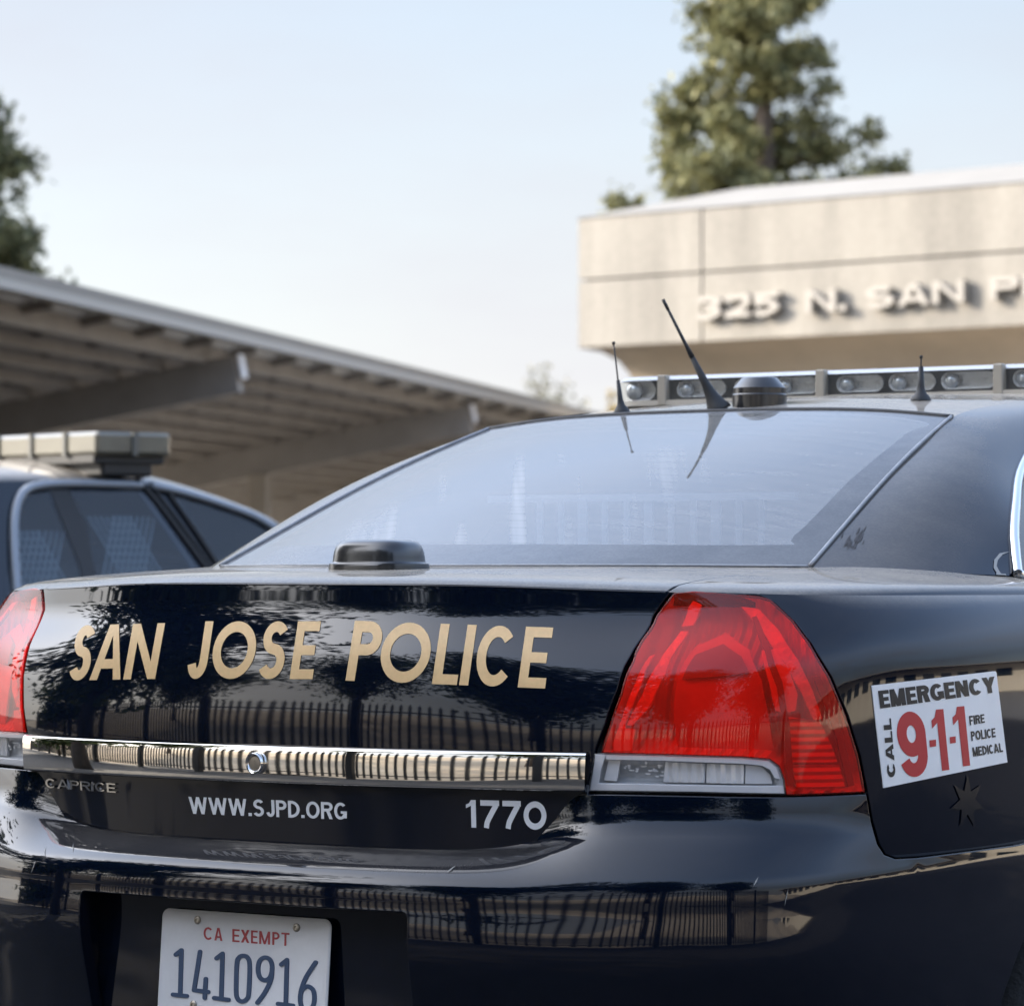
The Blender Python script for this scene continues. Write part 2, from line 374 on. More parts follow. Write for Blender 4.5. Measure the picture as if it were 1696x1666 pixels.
def panel(mb, sf, outline, holes=(), sp=.02, off=0.0, thick=.010, inset=.0016):
    """a sheet-metal panel: part of a smooth surface inside an outline in (u, v), with a rolled edge"""
    V, F, dg = tri_fill([[outline, *holes]], sp)
    X, N = sf.ev(V, off); mb.add(X, F, N)
    if thick:
        for c in dg[0]:
            P = c; a = np.roll(P, 1, 0); b = np.roll(P, -1, 0); t = b-a; t /= np.linalg.norm(t, axis=1)[:, None]+1e-9; nn = np.stack([t[:, 1], -t[:, 0]], 1)
            ar = .5*np.sum(P[:, 0]*b[:, 1]-b[:, 0]*P[:, 1]); sgn = 1 if (ar > 0) == (c is dg[0][0]) else -1
            nn *= sgn
            X0, N0 = sf.ev(P, off); X1, _ = sf.ev(P+nn*inset, off); t3 = np.roll(X0, -1, 0)-np.roll(X0, 1, 0); t3 /= np.linalg.norm(t3, axis=1)[:, None]+1e-9; T = np.cross(t3, N0)*np.sign(ar)*(1 if c is dg[0][0] else -1)
            r1 = X0+T*inset*.7-N0*inset*.3; r2 = X0+T*inset-N0*inset; r3 = r2-N0*thick; n = len(P)
            R4 = [(X0, N0), (r1, N0*.8+T*.6), (r2, T), (r3, T)]
            Vs = np.concatenate([q[0] for q in R4]); Ns = np.concatenate([q[1] for q in R4]); Ns /= np.linalg.norm(Ns, axis=1)[:, None]
            Fs = []
            for k in range(3):
                for i in range(n):
                    j = (i+1) % n; q = (k*n+i, k*n+j, (k+1)*n+j, (k+1)*n+i); fn = np.cross(Vs[q[2]]-Vs[q[0]], Vs[q[3]]-Vs[q[1]]); Fs.append(q if fn @ (Ns[q[0]]+Ns[q[2]]) > 0 else q[::-1])
            mb.add(Vs, Fs, Ns)
    return mb
def mir(L): return [(-u, v) for u, v in L][::-1]

# ------------------------------------------------------------------ helpers: lettering (stroke-built sans capitals)
def stroke(pts, t, closed=False):
    P = [np.asarray(p, float) for p in pts]; n = len(P); Lf, Rt = [], []
    for i in range(n):
        a = P[i-1] if (i > 0 or closed) else None; b = P[(i+1) % n] if (i < n-1 or closed) else None
        d1 = (P[i]-a) if a is not None else (b-P[i]); d2 = (b-P[i]) if b is not None else (P[i]-a)
        d1 /= np.linalg.norm(d1)+1e-12; d2 /= np.linalg.norm(d2)+1e-12
        n1 = np.array([-d1[1], d1[0]]); n2 = np.array([-d2[1], d2[0]]); m = n1+n2; m /= np.linalg.norm(m)+1e-12; k = t/2/max(.35, m@n1)
        Lf.append(P[i]+m*k); Rt.append(P[i]-m*k)
    if closed: return [Lf, Rt]
    return [Lf+Rt[::-1]]
def arc(cx, cy, rx, ry, a0, a1, n=18): return [(cx+rx*math.cos(R(a0+(a1-a0)*i/n)), cy+ry*math.sin(R(a0+(a1-a0)*i/n))) for i in range(n+1)]
def rect(x0, y0, x1, y1): return [[(x0, y0), (x1, y0), (x1, y1), (x0, y1)]]
def glyph(ch, w, t):
    """shapes of one capital in a box w wide and 1 high, stroke t"""
    h = t/2; G = []; q = w-h; s = t*.92
    def st(p, tt=t, c=False): G.append(stroke(p, tt, c))
    V = lambda x0, x1=None: G.append(rect(x0, 0, x0+t, 1))
    H = lambda y, x0, x1: G.append(rect(x0, y-s/2, x1, y+s/2))
    if ch in 'O0': st(arc(w/2, .5, w/2-h, .5-h, 0, 360, 40)[:-1], t, True)
    elif ch == 'C': st(arc(w/2, .5, w/2-h, .5-h, 42, 318, 32))
    elif ch == 'G': st(arc(w/2, .5, w/2-h, .5-h, 45, 335, 32)); H(.42, w*.52, w); G.append(rect(w-t*.9, .08, w, .42))
    elif ch == 'S':
        r2 = (1-2*h)*.262; r1 = (1-2*h)*.5-r2; rx = w/2-h
        st(arc(w/2+.01, 1-h-r1, rx*.93, r1, 28, 248, 20)+arc(w/2-.01, h+r2, rx, r2, 68, -152, 22))
    elif ch == 'A': G.append([[(0, 0), (t*1.02, 0), (w/2+t*.08, .80), (w-t*1.02, 0), (w, 0), (w/2+t*.56, 1), (w/2-t*.56, 1)]]); H(.29, w*.22, w*.78)
    elif ch == 'N': V(0); V(w-t); G.append([[(0, 1), (t*1.05, 1), (w, 0), (w-t*1.05, 0)]])
    elif ch == 'M': V(0); V(w-t); G.append([[(0, 1), (t*1.1, 1), (w/2+t*.45, 0), (w/2-t*.45, 0)]]); G.append([[(w-t*1.1, 1), (w, 1), (w/2+t*.45, 0), (w/2-t*.45, 0)]])
    elif ch == 'W':
        for a, b in ((0, .27), (.5, .27), (.5, .73), (1, .73)):
            A_, B_ = a*w, b*w; k = t*.5; A_ = min(max(A_, k), w-k); G.append([[(A_-k, 1), (A_+k, 1), (B_+k, 0), (B_-k, 0)]])
    elif ch == 'X': k = t*.62; G.append([[(0, 0), (2*k, 0), (w, 1), (w-2*k, 1)]]); G.append([[(0, 1), (2*k, 1), (w, 0), (w-2*k, 0)]])
    elif ch == 'Y': k = t*.55; G.append([[(0, 1), (2*k, 1), (w/2+h, .40), (w/2-h, .40)]]); G.append([[(w-2*k, 1), (w, 1), (w/2+h, .40), (w/2-h, .40)]]); G.append(rect(w/2-h, 0, w/2+h, .46))
    elif ch == 'E': V(0); H(s/2, 0, w); H(.5, 0, w*.92); H(1-s/2, 0, w)
    elif ch == 'F': V(0); H(.48, 0, w*.88); H(1-s/2, 0, w)
    elif ch == 'L': V(0); H(s/2, 0, w)
    elif ch == 'I': V(0)
    elif ch == 'T': H(1-s/2, 0, w); G.append(rect(w/2-h, 0, w/2+h, 1))
    elif ch == 'J': st([(w-h, 1), (w-h, .34)]+arc(w/2+h*.2, .32, w/2-h*1.2, .32-h, 0, -165, 14)[1:])
    elif ch in 'PR':
        V(0); b = .46 if ch == 'P' else .47; r_ = (1-b)/2+t*.08; yc = 1-r_; rx = min(r_-h, w-h-t*.5)
        st([(h, 1-h), (q-rx, 1-h)]+arc(q-rx, yc, rx, r_-h, 90, -90, 16)[1:]+[(h, yc-r_+h)])
        if ch == 'R': G.append([[(w*.42, b+.02), (w*.42+t*1.1, b+.06), (w, 0), (w-t*1.15, 0)]])
    elif ch == 'D': V(0); rx = min(.5-h, w*.62); st([(h, 1-h), (q-rx, 1-h)]+arc(q-rx, .5, rx, .5-h, 90, -90, 22)[1:]+[(h, h)])
    elif ch == '1': G.append(rect(w*.5-h*.2, 0, w*.5-h*.2+t, 1)); G.append([[(w*.5-h*.2, 1), (w*.5, .80), (w*.08, .70), (w*.08, .83), (w*.32, .88)]])
    elif ch == '7': H(1-s/2, 0, w); st(smooth_path([(w-h*1.2, 1-s*.8), (w*.58, .52), (w*.36, .22), (w*.30, 0)], .04), t*1.02)
    elif ch == '9': st(arc(w/2, .655, w/2-h, .345-h, 0, 360, 36)[:-1], t, True); st([(w-h, .66), (w-h, .38)]+arc(w/2, .34, w/2-h, .34-h, 0, -158, 18)[1:])
    elif ch == '2': st(smooth_path([(h, .70), (w*.2, .90), (w*.5, 1-h), (w*.82, .90), (q, .68), (w*.72, .44), (w*.35, .2), (h, s)], .05)); H(s/2, 0, w)
    elif ch == '3': st(smooth_path([(h, .78), (w*.3, .95-h*.4), (w*.6, 1-h), (q, .76), (w*.66, .54)], .05)); st(smooth_path([(w*.62, .53), (q, .30), (w*.6, h), (w*.3, .05+h*.4), (h, .22)], .05)); H(.53, w*.35, w*.72)
    elif ch == '5': H(1-s/2, t*.3, w); G.append(rect(t*.2, .46, t*1.2, 1)); st(smooth_path([(t*.4, .52), (w*.5, .62), (q, .36), (w*.55, h), (w*.25, .05+h*.3), (h*.8, .2)], .05))
    elif ch == '.': G.append(rect(0, 0, t*1.1, t*1.1))
    elif ch == '-': H(.40, 0, w)
    return G
# ------------------------------------------------------------------ near police car: body surfaces
car = thing('police_car', 'black police sedan in the foreground seen from behind, gold lettering on its boot lid', 'police car')
base = [(0,0),(.18,.006),(.36,.032),(.536,.075),(.66,.122),(.755,.180),(.82,.25),(.86,.34),(.89,.46),(.905,.62),(.91,.85),(.912,1.3),(.915,3.0),(.88,4.3)]
crest = [(0,.045,1.122),(.18,.053,1.122),(.38,.094,1.119),(.595,.175,1.112),(.68,.213,1.110),(.745,.262,1.108),(.79,.335,1.107),(.818,.42,1.1065),(.838,.53,1.106),(.850,.66,1.1055),(.858,.85,1.105),(.862,1.3,1.10),(.865,3.0,1.06),(.80,4.3,.97)]
zl = [.72, .80, .84, .887, .93, .97, 1.03, 1.075, 1.095, 1.107, 1.115]
g_rear = [-.24, -.11, -.04, 0, .02, .10, .40, .84, .93, .97, 1]
g_side = [.16, .03, .01, 0, .0, .005, .07, .36, .60, .80, 1]
Pn = []
for z, a, b in zip(zl, g_rear, g_side):
    row = []
    for i, ((bx, by), (cx_, cy_, cz_)) in enumerate(zip(base, crest)):
        w = min(1, max(0, (i-3)/4)); w = w*w*(3-2*w); g = a*(1-w)+b*w
        zz = z if z < .887 else .887+(z-.887)*(cz_-.887)/(1.115-.887)
        if z < .887 and i <= 6: g = g*1.0
        row.append((bx+(cx_-bx)*g, by+(cy_-by)*g if z >= .887 else by+(.05 if i < 4 else .05*(1-w))*(-g), zz))
    Pn.append(row)
U = Surf(Pn, nu=300, nv=80)
inner = [(0,.385,1.147),(.18,.402,1.1473),(.38,.468,1.1472),(.575,.583,1.146),(.64,.63,1.146),(.69,.675,1.143),(.72,.715,1.140),(.742,.755,1.136),(.757,.80,1.133),(.765,.86,1.131),(.775,.98,1.125),(.785,1.3,1.118),(.80,3.0,1.07),(.70,4.3,1.0)]
Pt = []
for f, dz in ((0, 0), (.03, .0045), (.08, .0075), (.16, .009), (.35, .009), (.65, .005), (.88, .0015), (1, 0)):
    Pt.append([tuple(np.array(c)*(1-f)+np.array(n_)*f+np.array([0, 0, dz])) for c, n_ in zip(crest, inner)])
T1 = Surf(Pt, nu=300, nv=50)
# rear glass
top = [(0,1.195,1.412),(.16,1.196,1.411),(.33,1.199,1.405),(.468,1.203,1.392)]
Pg = []
for t in (0, .17, .34, .5, .66, .83, 1):
    bz = .012*math.sin(math.pi*t**1.2)
    Pg.append([tuple(np.array(a)*(1-t)+np.array(b)*t+np.array([0, 0, bz])) for a, b in zip(inner[:4], top)])
T2 = Surf(Pg)
def gedge(t): return T2.ev([(T2.tu[-1], T2.tv[-1]*t)])[0][0]
# rear pillar, right hand (left hand is mirrored)
O_ = [(.765,.855,1.133),(.733,.915,1.19),(.690,1.00,1.243),(.625,1.14,1.305),(.57,1.33,1.365),(.54,1.6,1.405)]
Gp = [gedge(t) for t in (0, .27, .54, .8, 1)]+[np.array((.45,1.6,1.437))]
bI = [inner[3], (.648,.642,1.1455), (.705,.70,1.141), (.742,.765,1.136), O_[0]]
Pp = []
for k, (a, b) in enumerate(zip(Gp, O_)):
    a, b = np.array(a), np.array(b); row = []
    for s_, q in zip((0, .22, .5, .78, 1), bI):
        if k == 0: row.append(q); continue
        bl = math.sin(math.pi*s_)**1*(0, .024, .024, .022, .014, .01)[k]
        row.append(tuple(a*(1-s_)+b*s_+np.array((.5, -.35, .55))*bl))
    Pp.append(row)
T3 = Surf(Pp, sym=False, nu=80, nv=80)
# roof
Pr = []
for y, zc, xs in ((1.195,1.412,.468),(1.32,1.430,.46),(1.5,1.4455,.455),(1.8,1.461,.45),(2.2,1.470,.45),(2.7,1.462,.45),(3.15,1.42,.47)):
    e = (y-1.195); zs = np.interp(y, (1.195,1.6,2.2,3.15), (1.392,1.437,1.452,1.395))
    row = [(0, y, zc), (xs*.36, y+.001, zc-(zc-zs)*.12), (xs*.72, y+.004, zc-(zc-zs)*.45), (xs, y+.008, zs)]
    k = np.interp(y, (1.195, 1.36, 1.7), (0, .6, 1))
    xo = np.interp(y, (1.195, 1.36, 1.7, 2.4, 3.15), (.470, .555, .55, .58, .60)); zo = np.interp(y, (1.195, 1.36, 1.7, 2.4, 3.15), (1.390, 1.375, 1.415, 1.41, 1.36))
    row += [((xs+xo)/2, y+.009, (zs+zo)/2+.007*k), (xo, y+.01, zo)]; Pr.append(row)
T4 = Surf(Pr)

# ------------------------------------------------------------------ near police car: panels
PT = M['paint']
um = U.tu[-1]; vm = U.tv[-1]
def uvU(pts): return U.pxs(pts)
lid_side = uvU([(1106,983),(1092,1000),(1079,1019),(1055,1064),(1043,1084),(1021,1140),(1000,1200),(984,1243),(968,1312),(936,1353),(914,1378),(898,1390),(880,1397)])
u_l = [p for p in lid_side]
lid_out = [(-u_l[0][0], vm)]+[(u_l[0][0]*k/20., vm) for k in range(-19, 20)]+[(u_l[0][0], vm)]+u_l+[(u_l[-1][0]*k/20., U.near(tuple(at(560,1399,Y=.02)))[1]-.004) for k in range(19, -20, -1)]+mir(u_l)
mb = MB(); panel(mb, U, lid_out, sp=.016)
# top of the lid runs forward to the glass
lu = T1.near(tuple(U.ev([u_l[0]])[0][0]))[0]
fr = lu-.004
deck = [(-fr, 0.0), (fr, 0.0), (fr+.01, T1.tv[-1]*.35), (fr-.015, T1.tv[-1]*.93), (-fr+.015, T1.tv[-1]*.93), (-fr-.01, T1.tv[-1]*.35)]
panel(mb, T1, deck, sp=.016)
lid = mb.build('trunk_lid', PT, car, True)
# rear deck strip under the glass and shoulders
mb = MB()
tv = T1.tv[-1]; te = T1.tu[-1]
for sg in (1, -1):
    q = [(fr+.005, 0.0), (te, 0.0), (te, tv), (fr-.02, tv), (fr-.010, tv*.93), (fr+.015, tv*.35)]
    panel(mb, T1, q if sg > 0 else mir(q), sp=.02, thick=.02)
panel(mb, T1, [(-fr+.02, tv*.945), (fr-.02, tv*.945), (fr-.02, tv), (-fr+.02, tv)], sp=.02)
mb.build('rear_shoulder', PT, car, True)
# tail lights
tl_r = [(1275,994),(1311,1027),(1338,1064),(1346,1078),(1372,1122),(1398,1184),(1419,1250),(1431,1310)]
tl_out = [(1117,984),(1150,974),(1213,980),(1256,989)]+tl_r+[(1302,1315),(1150,1312),(976,1310),(986,1258),(998,1247),(1013,1200),(1030,1150),(1050,1094),(1066,1058),(1088,1020)]
red_out = [(1117,984),(1150,974),(1213,980),(1256,989)]+tl_r+[(1304,1315),(1301,1290),(1292,1268),(1276,1256),(1230,1252),(1100,1248),(998,1245),(1013,1200),(1030,1150),(1050,1094),(1066,1058),(1088,1020)]
clr_out = [(986,1249),(1100,1251),(1230,1255),(1274,1259),(1289,1271),(1297,1291),(1300,1314),(1150,1311),(976,1309)]
def side(f):
    for sg in (1, -1): f(sg)
def sgn(L, sg): return L if sg > 0 else mir(L)
def tail(sg):
    t = bpy.data.objects.new('tail_light', None); COL.objects.link(t); t.parent = car
    uvr, uvc, uvo = sgn(uvU(red_out), sg), sgn(uvU(clr_out), sg), sgn(uvU(tl_out), sg)
    m1 = MB(); panel(m1, U, uvr, sp=.014, off=.001, thick=.006, inset=.002); m1.build('red_lens', M['red_lens'], t, True)
    m1 = MB(); panel(m1, U, uvc, sp=.014, off=.001, thick=.006, inset=.002); m1.build('clear_lens', M['clear_lens'], t, True)
    # lamp bowl behind the lenses
    V, F, dg = tri_fill([[uvr]], .012)
    c = np.mean(np.array(uvr), 0); pr = np.array(dg[0][0])
    d_ = np.array([np.linalg.norm(pr-v, axis=1).min() for v in V]); dep = .004+.034*np.clip(d_/.035, 0, 1)**.7
    X, N = U.ev(V, -dep); obj('lamp_bowl', X, F, M['red_bowl'], t)
    # reversing lamp: bright surround, dark bowl, ribbed and faceted reflectors
    def sheet_on(name, px, dep, m, sp=.006, th=.003):
        mm = MB(); panel(mm, U, sgn(uvU(px), sg), sp=sp, off=-dep, thick=th, inset=.0008); return mm.build(name, M[m], t, True)
    V, F, dg = tri_fill([[uvc]], .006); pr = np.array(dg[0][0])
    d_ = np.array([np.linalg.norm(pr-v, axis=1).min() for v in V]); dep = .0025+.020*np.clip((d_-.007)/.005, 0, 1)
    X, N = U.ev(V, -dep); obj('reversing_bowl', X, F, M['bowl_grey'], t)
    sheet_on('lamp_surround', [(986,1250),(1002,1250),(993,1276),(990,1298),(1296,1302),(1299,1313),(1150,1310),(979,1308)], .0020, 'silver_soft')
    sheet_on('lamp_surround', [(1004,1251),(1100,1253),(1230,1257),(1272,1261),(1285,1272),(1292,1290),(1284,1288),(1276,1274),(1262,1267),(1230,1264),(1100,1259),(1004,1257)], .0020, 'silver_soft')
    sheet_on('reversing_reflector', [(1006,1260),(1024,1261),(1018,1294),(998,1293)], .009, 'silver_soft')
    sheet_on('reversing_reflector', [(1100,1263),(1166,1266),(1165,1297),(1096,1296)], .012, 'ribbed'); sheet_on('reversing_reflector', [(1170,1266),(1232,1268),(1231,1298),(1169,1297)], .010, 'ribbed')
    sheet_on('reversing_reflector', [(1236,1268),(1262,1271),(1276,1284),(1280,1298),(1235,1298)], .010, 'silver_soft')
    rs_ = random.Random(5)
    mm = MB()
    for k in range(26):
        x = rs_.uniform(1030, 1096); y = 1262+(x-1030)*.35*rs_.random()+rs_.uniform(0, 12); s_ = rs_.uniform(1.5, 5); P = [(x-s_, y-1.3), (x+s_, y-.8), (x+s_*.7, y+1.4), (x-s_*.6, y+1.1)]
        panel(mm, U, sgn(uvU(P), sg), sp=.004, off=-.010+rs_.uniform(-.003, .003), thick=0)
    mm.build('reflector_facets', M['silver_soft'], t)
    # parts moulded inside the red lens
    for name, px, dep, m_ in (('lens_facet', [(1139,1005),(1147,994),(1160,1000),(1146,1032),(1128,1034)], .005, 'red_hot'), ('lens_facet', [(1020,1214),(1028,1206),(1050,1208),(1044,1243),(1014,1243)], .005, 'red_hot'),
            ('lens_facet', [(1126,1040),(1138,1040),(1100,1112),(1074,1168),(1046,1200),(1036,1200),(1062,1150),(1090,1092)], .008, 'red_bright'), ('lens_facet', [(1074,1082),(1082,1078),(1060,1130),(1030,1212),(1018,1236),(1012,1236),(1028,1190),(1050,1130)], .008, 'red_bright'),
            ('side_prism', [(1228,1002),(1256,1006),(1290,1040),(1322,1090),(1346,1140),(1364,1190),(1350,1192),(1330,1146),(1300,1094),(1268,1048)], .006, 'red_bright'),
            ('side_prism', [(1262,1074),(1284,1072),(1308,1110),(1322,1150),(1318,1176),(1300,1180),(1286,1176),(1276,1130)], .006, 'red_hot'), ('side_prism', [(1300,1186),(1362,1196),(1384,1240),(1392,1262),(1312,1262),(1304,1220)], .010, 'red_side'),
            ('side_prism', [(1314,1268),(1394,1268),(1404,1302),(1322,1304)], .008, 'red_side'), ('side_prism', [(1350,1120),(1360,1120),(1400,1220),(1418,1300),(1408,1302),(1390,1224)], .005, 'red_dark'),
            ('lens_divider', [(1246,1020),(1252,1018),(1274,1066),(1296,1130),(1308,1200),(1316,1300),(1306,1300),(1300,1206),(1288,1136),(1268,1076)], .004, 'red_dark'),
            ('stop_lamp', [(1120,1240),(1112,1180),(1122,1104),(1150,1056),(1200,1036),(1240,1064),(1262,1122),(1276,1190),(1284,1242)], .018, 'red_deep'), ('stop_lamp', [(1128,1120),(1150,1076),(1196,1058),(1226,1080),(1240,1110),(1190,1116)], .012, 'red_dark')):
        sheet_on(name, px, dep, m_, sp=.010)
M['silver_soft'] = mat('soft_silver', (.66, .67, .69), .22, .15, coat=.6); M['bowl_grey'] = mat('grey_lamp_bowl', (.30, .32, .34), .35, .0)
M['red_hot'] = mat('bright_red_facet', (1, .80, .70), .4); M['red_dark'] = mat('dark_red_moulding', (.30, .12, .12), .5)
def flute(name, col, rough, metal, sc, strength, direction='X'):
    m, n, l, b, o_ = nodes(name); b.inputs['Base Color'].default_value = (*col, 1); b.inputs['Metallic'].default_value = metal; b.inputs['Roughness'].default_value = rough
    tc = n.new('ShaderNodeTexCoord'); wv = n.new('ShaderNodeTexWave'); wv.bands_direction = direction; wv.inputs['Scale'].default_value = sc; wv.inputs['Distortion'].default_value = .3; l.new(tc.outputs['Object'], wv.inputs['Vector'])
    bp = n.new('ShaderNodeBump'); bp.inputs['Strength'].default_value = strength; bp.inputs['Distance'].default_value = .01; l.new(wv.outputs[0], bp.inputs['Height']); l.new(bp.outputs[0], b.inputs['Normal']); return m
M['red_bowl'] = flute('red_lamp_bowl', (.72, .42, .38), .35, .1, 22, .5)
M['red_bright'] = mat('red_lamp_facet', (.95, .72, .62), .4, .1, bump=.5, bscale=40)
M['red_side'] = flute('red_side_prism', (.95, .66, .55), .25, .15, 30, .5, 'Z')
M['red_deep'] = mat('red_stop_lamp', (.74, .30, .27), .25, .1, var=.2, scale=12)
m, n, l, b, o_ = nodes('ribbed_reflector'); b.inputs['Base Color'].default_value = (.70, .72, .75, 1); b.inputs['Metallic'].default_value = .25; b.inputs['Roughness'].default_value = .22
tc = n.new('ShaderNodeTexCoord'); wv = n.new('ShaderNodeTexWave'); wv.inputs['Scale'].default_value = 26; wv.inputs['Distortion'].default_value = .6; l.new(tc.outputs['Object'], wv.inputs['Vector'])
bp = n.new('ShaderNodeBump'); bp.inputs['Strength'].default_value = .55; bp.inputs['Distance'].default_value = .01; l.new(wv.outputs[0], bp.inputs['Height']); l.new(bp.outputs[0], b.inputs['Normal']); M['ribbed'] = m
side(tail)
# quarter panels: from the tail light forward, wheel arch cut out
WY, WZ, WR = .985, .36, .43
arc_px = [U.near((.905, WY-WR*math.cos(R(a)), WZ+WR*math.sin(R(a)))) for a in range(62, 122, 6)]
q_edge = uvU([(1283,996),(1319,1030),(1345,1064),(1353,1078),(1379,1120),(1405,1182),(1427,1250),(1439,1312),(1447,1358),(1458,1396),(1468,1413),(1484,1419),(1520,1417),(1600,1407),(1680,1396.5)])
fw = U.near((.913, 2.0, .74))
q_out = q_edge+[p for p in arc_px if p[1] > q_edge[-1][1]+.004 and p[0] > q_edge[-1][0]]+[(fw[0]-.55, q_edge[-1][1]), (fw[0], q_edge[-1][1]), (fw[0], vm), (U.px(1290,986)[0]+.01, vm), (U.px(1160,972)[0], vm), (U.px(1150,974)[0], vm-.003), U.px(1213,975), U.px(1258,984)]
for sg in (1, -1):
    mb = MB(); panel(mb, U, sgn(q_out, sg), sp=.02, thick=.014); mb.build('quarter_panel', PT, car, True)
# front doors and wings, only their general form
for sg in (1, -1):
    mb = MB(); a = fw[0]+.006
    panel(mb, U, sgn([(a, .0), (um-1.3, .0), (um-1.3, vm), (a, vm)], sg), sp=.05); mb.build('door', PT, car, True)
    mb = MB(); panel(mb, U, sgn([(um-1.294, .0), (um, .0), (um, vm), (um-1.294, vm)], sg), sp=.05); mb.build('front_wing', PT, car, True)

def rrect(x0, y0, x1, y1, r_, n=6):
    o = []
    for cx_, cy_, a in ((x1-r_, y0+r_, -90), (x1-r_, y1-r_, 0), (x0+r_, y1-r_, 90), (x0+r_, y0+r_, 180)): o += [(cx_+r_*math.cos(R(a+90*k/n)), cy_+r_*math.sin(R(a+90*k/n))) for k in range(n+1)]
    return o
# bumper
W1 = [(0,.030),(.18,.036),(.355,.058),(.455,.073),(.535,.0775),(.635,.112),(.705,.147),(.757,.182),(.793,.217),(.820,.2505),(.850,.312),(.885,.440),(.9045,.600),(.911,1.0)]
W1 = [(x, y, .843) for x, y in W1]
W0 = [(0,.034,.752),(.18,.039,.752),(.356,.056,.754),(.456,.060,.764),(.536,.063,.782),(.637,.100,.790),(.708,.135,.790),(.761,.170,.790),(.797,.206,.790),(.824,.240,.790),(.853,.305,.790),(.887,.437,.790),(.906,.600,.790),(.912,1.0,.790)]
K_ = [(0,-.082,.7035),(.18,-.077,.703),(.36,-.052,.702),(.465,-.024,.7025),(.55,.004,.704),(.645,.040,.706),(.718,.078,.709),(.775,.120,.711),(.812,.162,.713),(.838,.205,.715),(.866,.280,.718),(.894,.425,.722),(.910,.600,.725),(.915,1.0,.725)]
L1 = [(0,-.085,.62),(.18,-.081,.62),(.361,-.057,.62),(.467,-.030,.62),(.551,-.002,.62),(.645,.035,.62),(.717,.073,.62),(.774,.114,.62),(.811,.156,.62),(.836,.199,.62),(.863,.274,.62),(.890,.420,.62),(.905,.600,.62),(.909,1.0,.62)]
def lower(dy, sc, z): return [(x*sc, y+dy*(1 if y < .3 else 0), z) for x, y, _ in L1]
rows = [W1, [tuple(np.array(a)*.5+np.array(b)*.5) for a, b in zip(W1, W0)], W0]
for f, bul in ((.3, .10), (.6, .15), (.84, .12)):
    rows.append([tuple(np.array(a)*(1-f)+np.array(b)*f+np.array((0, -.30, 1))*bul*max(0, np.linalg.norm(np.array(a)-np.array(b))-.06)) for a, b in zip(W0, K_)])
rows.append(list(K_))
rows.append([tuple(np.array(a)*.80+np.array(b)*.20) for a, b in zip(K_, L1)])
rows.append([tuple(np.array(a)*.5+np.array(b)*.5) for a, b in zip(K_, L1)])
rows += [L1, lower(.014, .992, .54), lower(.030, .98, .46), lower(.055, .958, .36), lower(.10, .92, .26)]
rows = rows[::-1]
B = Surf(rows, nu=320, nv=110)
bm_, bv = B.tu[-1], B.tv[-1]
bt = B.pxs([(985,1317),(1100,1319),(1302,1322),(1434,1317),(1441,1360),(1452,1399),(1464,1417),(1484,1424.5),(1520,1422.5),(1600,1412.5),(1680,1402)])
u97 = B.px(972, 1317)
bt = [(u97[0], bv), u97]+bt
barc = [B.near((.915, WY-WR*math.cos(R(a)), WZ+WR*math.sin(R(a)))) for a in (66, 60, 54, 47, 40, 32, 24, 15, 6, -4, -12)]
b_out = [(0, bv), (bt[0][0]*.5, bv)]+bt+barc+[(barc[-1][0]-.02, 0)]
full = b_out+[(-u, v) for u, v in b_out[::-1]][:-1]
RX0, RX1, RZ0, RZ1 = -.300, .318, .36, .668
rec = [B.near((x, -.075, z)) for x, z in rrect(RX0, RZ0, RX1, RZ1, .012)]
mb = MB(); panel(mb, B, full, holes=[rec], sp=.02, thick=.018, inset=.002); bumper = mb.build('rear_bumper', M['paint_bumper'], car, True)
# number plate pocket: back face and walls
mb = MB(); xs = np.linspace(RX0-.004, RX1+.004, 40); zs = np.linspace(RZ0-.004, RZ1+.004, 12)
V = [(x, -.026+.05*x*x, z) for z in zs for x in xs]; F = [(j*40+i, j*40+i+1, j*40+i+41, j*40+i+40) for j in range(11) for i in range(39)]
mb.add(V, F); mb.build('plate_pocket', PT, car, True)
rr = dens([(RX0, RZ0), (RX1, RZ0), (RX1, RZ1), (RX0, RZ1)], .03); V = []; F = []
for x, z in rr: V += [tuple(B.ev([B.near((x, -.075, z))], -.014)[0][0]), (x, -.026+.05*x*x+.002, z)]
k = len(rr)
for i in range(k): j = (i+1) % k; F.append((2*i, 2*j, 2*j+1, 2*i+1))
obj('pocket_wall', V, F, PT, car)

# chrome bar across the lid
v0, v1 = [U.px(520, y)[1] for y in (1296, 1233)]
vl0, vl1 = [U.px(60, y)[1] for y in (1279, 1219)]; vr0, vr1 = [U.px(960, y)[1] for y in (1311, 1245)]
ulo = U.px(46, 1250)[0]; uhi = U.px(978, 1280)[0]
us = np.linspace(ulo+.006, uhi-.004, 160); prof = [(-1, -0.004), (-1, 0.004), (-0.98, 0.007), (-0.95, 0.0092), (-0.91, 0.0108), (-0.86, 0.0117), (-0.8, 0.01194), (-0.6, 0.0121), (-0.4, 0.01221), (-0.2, 0.01228), (0.0, 0.0123), (0.2, 0.01228), (0.4, 0.01221), (0.6, 0.0121), (0.8, 0.01194), (0.86, 0.0117), (0.91, 0.0107), (0.95, 0.0089), (0.98, 0.0062), (1, 0.002), (1, -0.004)]
V = []; F = []; n_ = len(prof)
for u in us:
    f = (u+.55)/1.1; a0 = vl0*(1-f)+vr0*f; a1 = vl1*(1-f)+vr1*f; a0, a1 = .45*v0+.55*a0, .45*v1+.55*a1
    uv = [(u, (a0+a1)/2+(a1-a0)/2*s_) for s_, _ in prof]; X, _ = U.ev(uv, np.array([h-.0017*s_ for s_, h in prof])); V += list(X)
for i in range(len(us)-1):
    for j in range(n_-1): F.append((i*n_+j, (i+1)*n_+j, (i+1)*n_+j+1, i*n_+j+1))
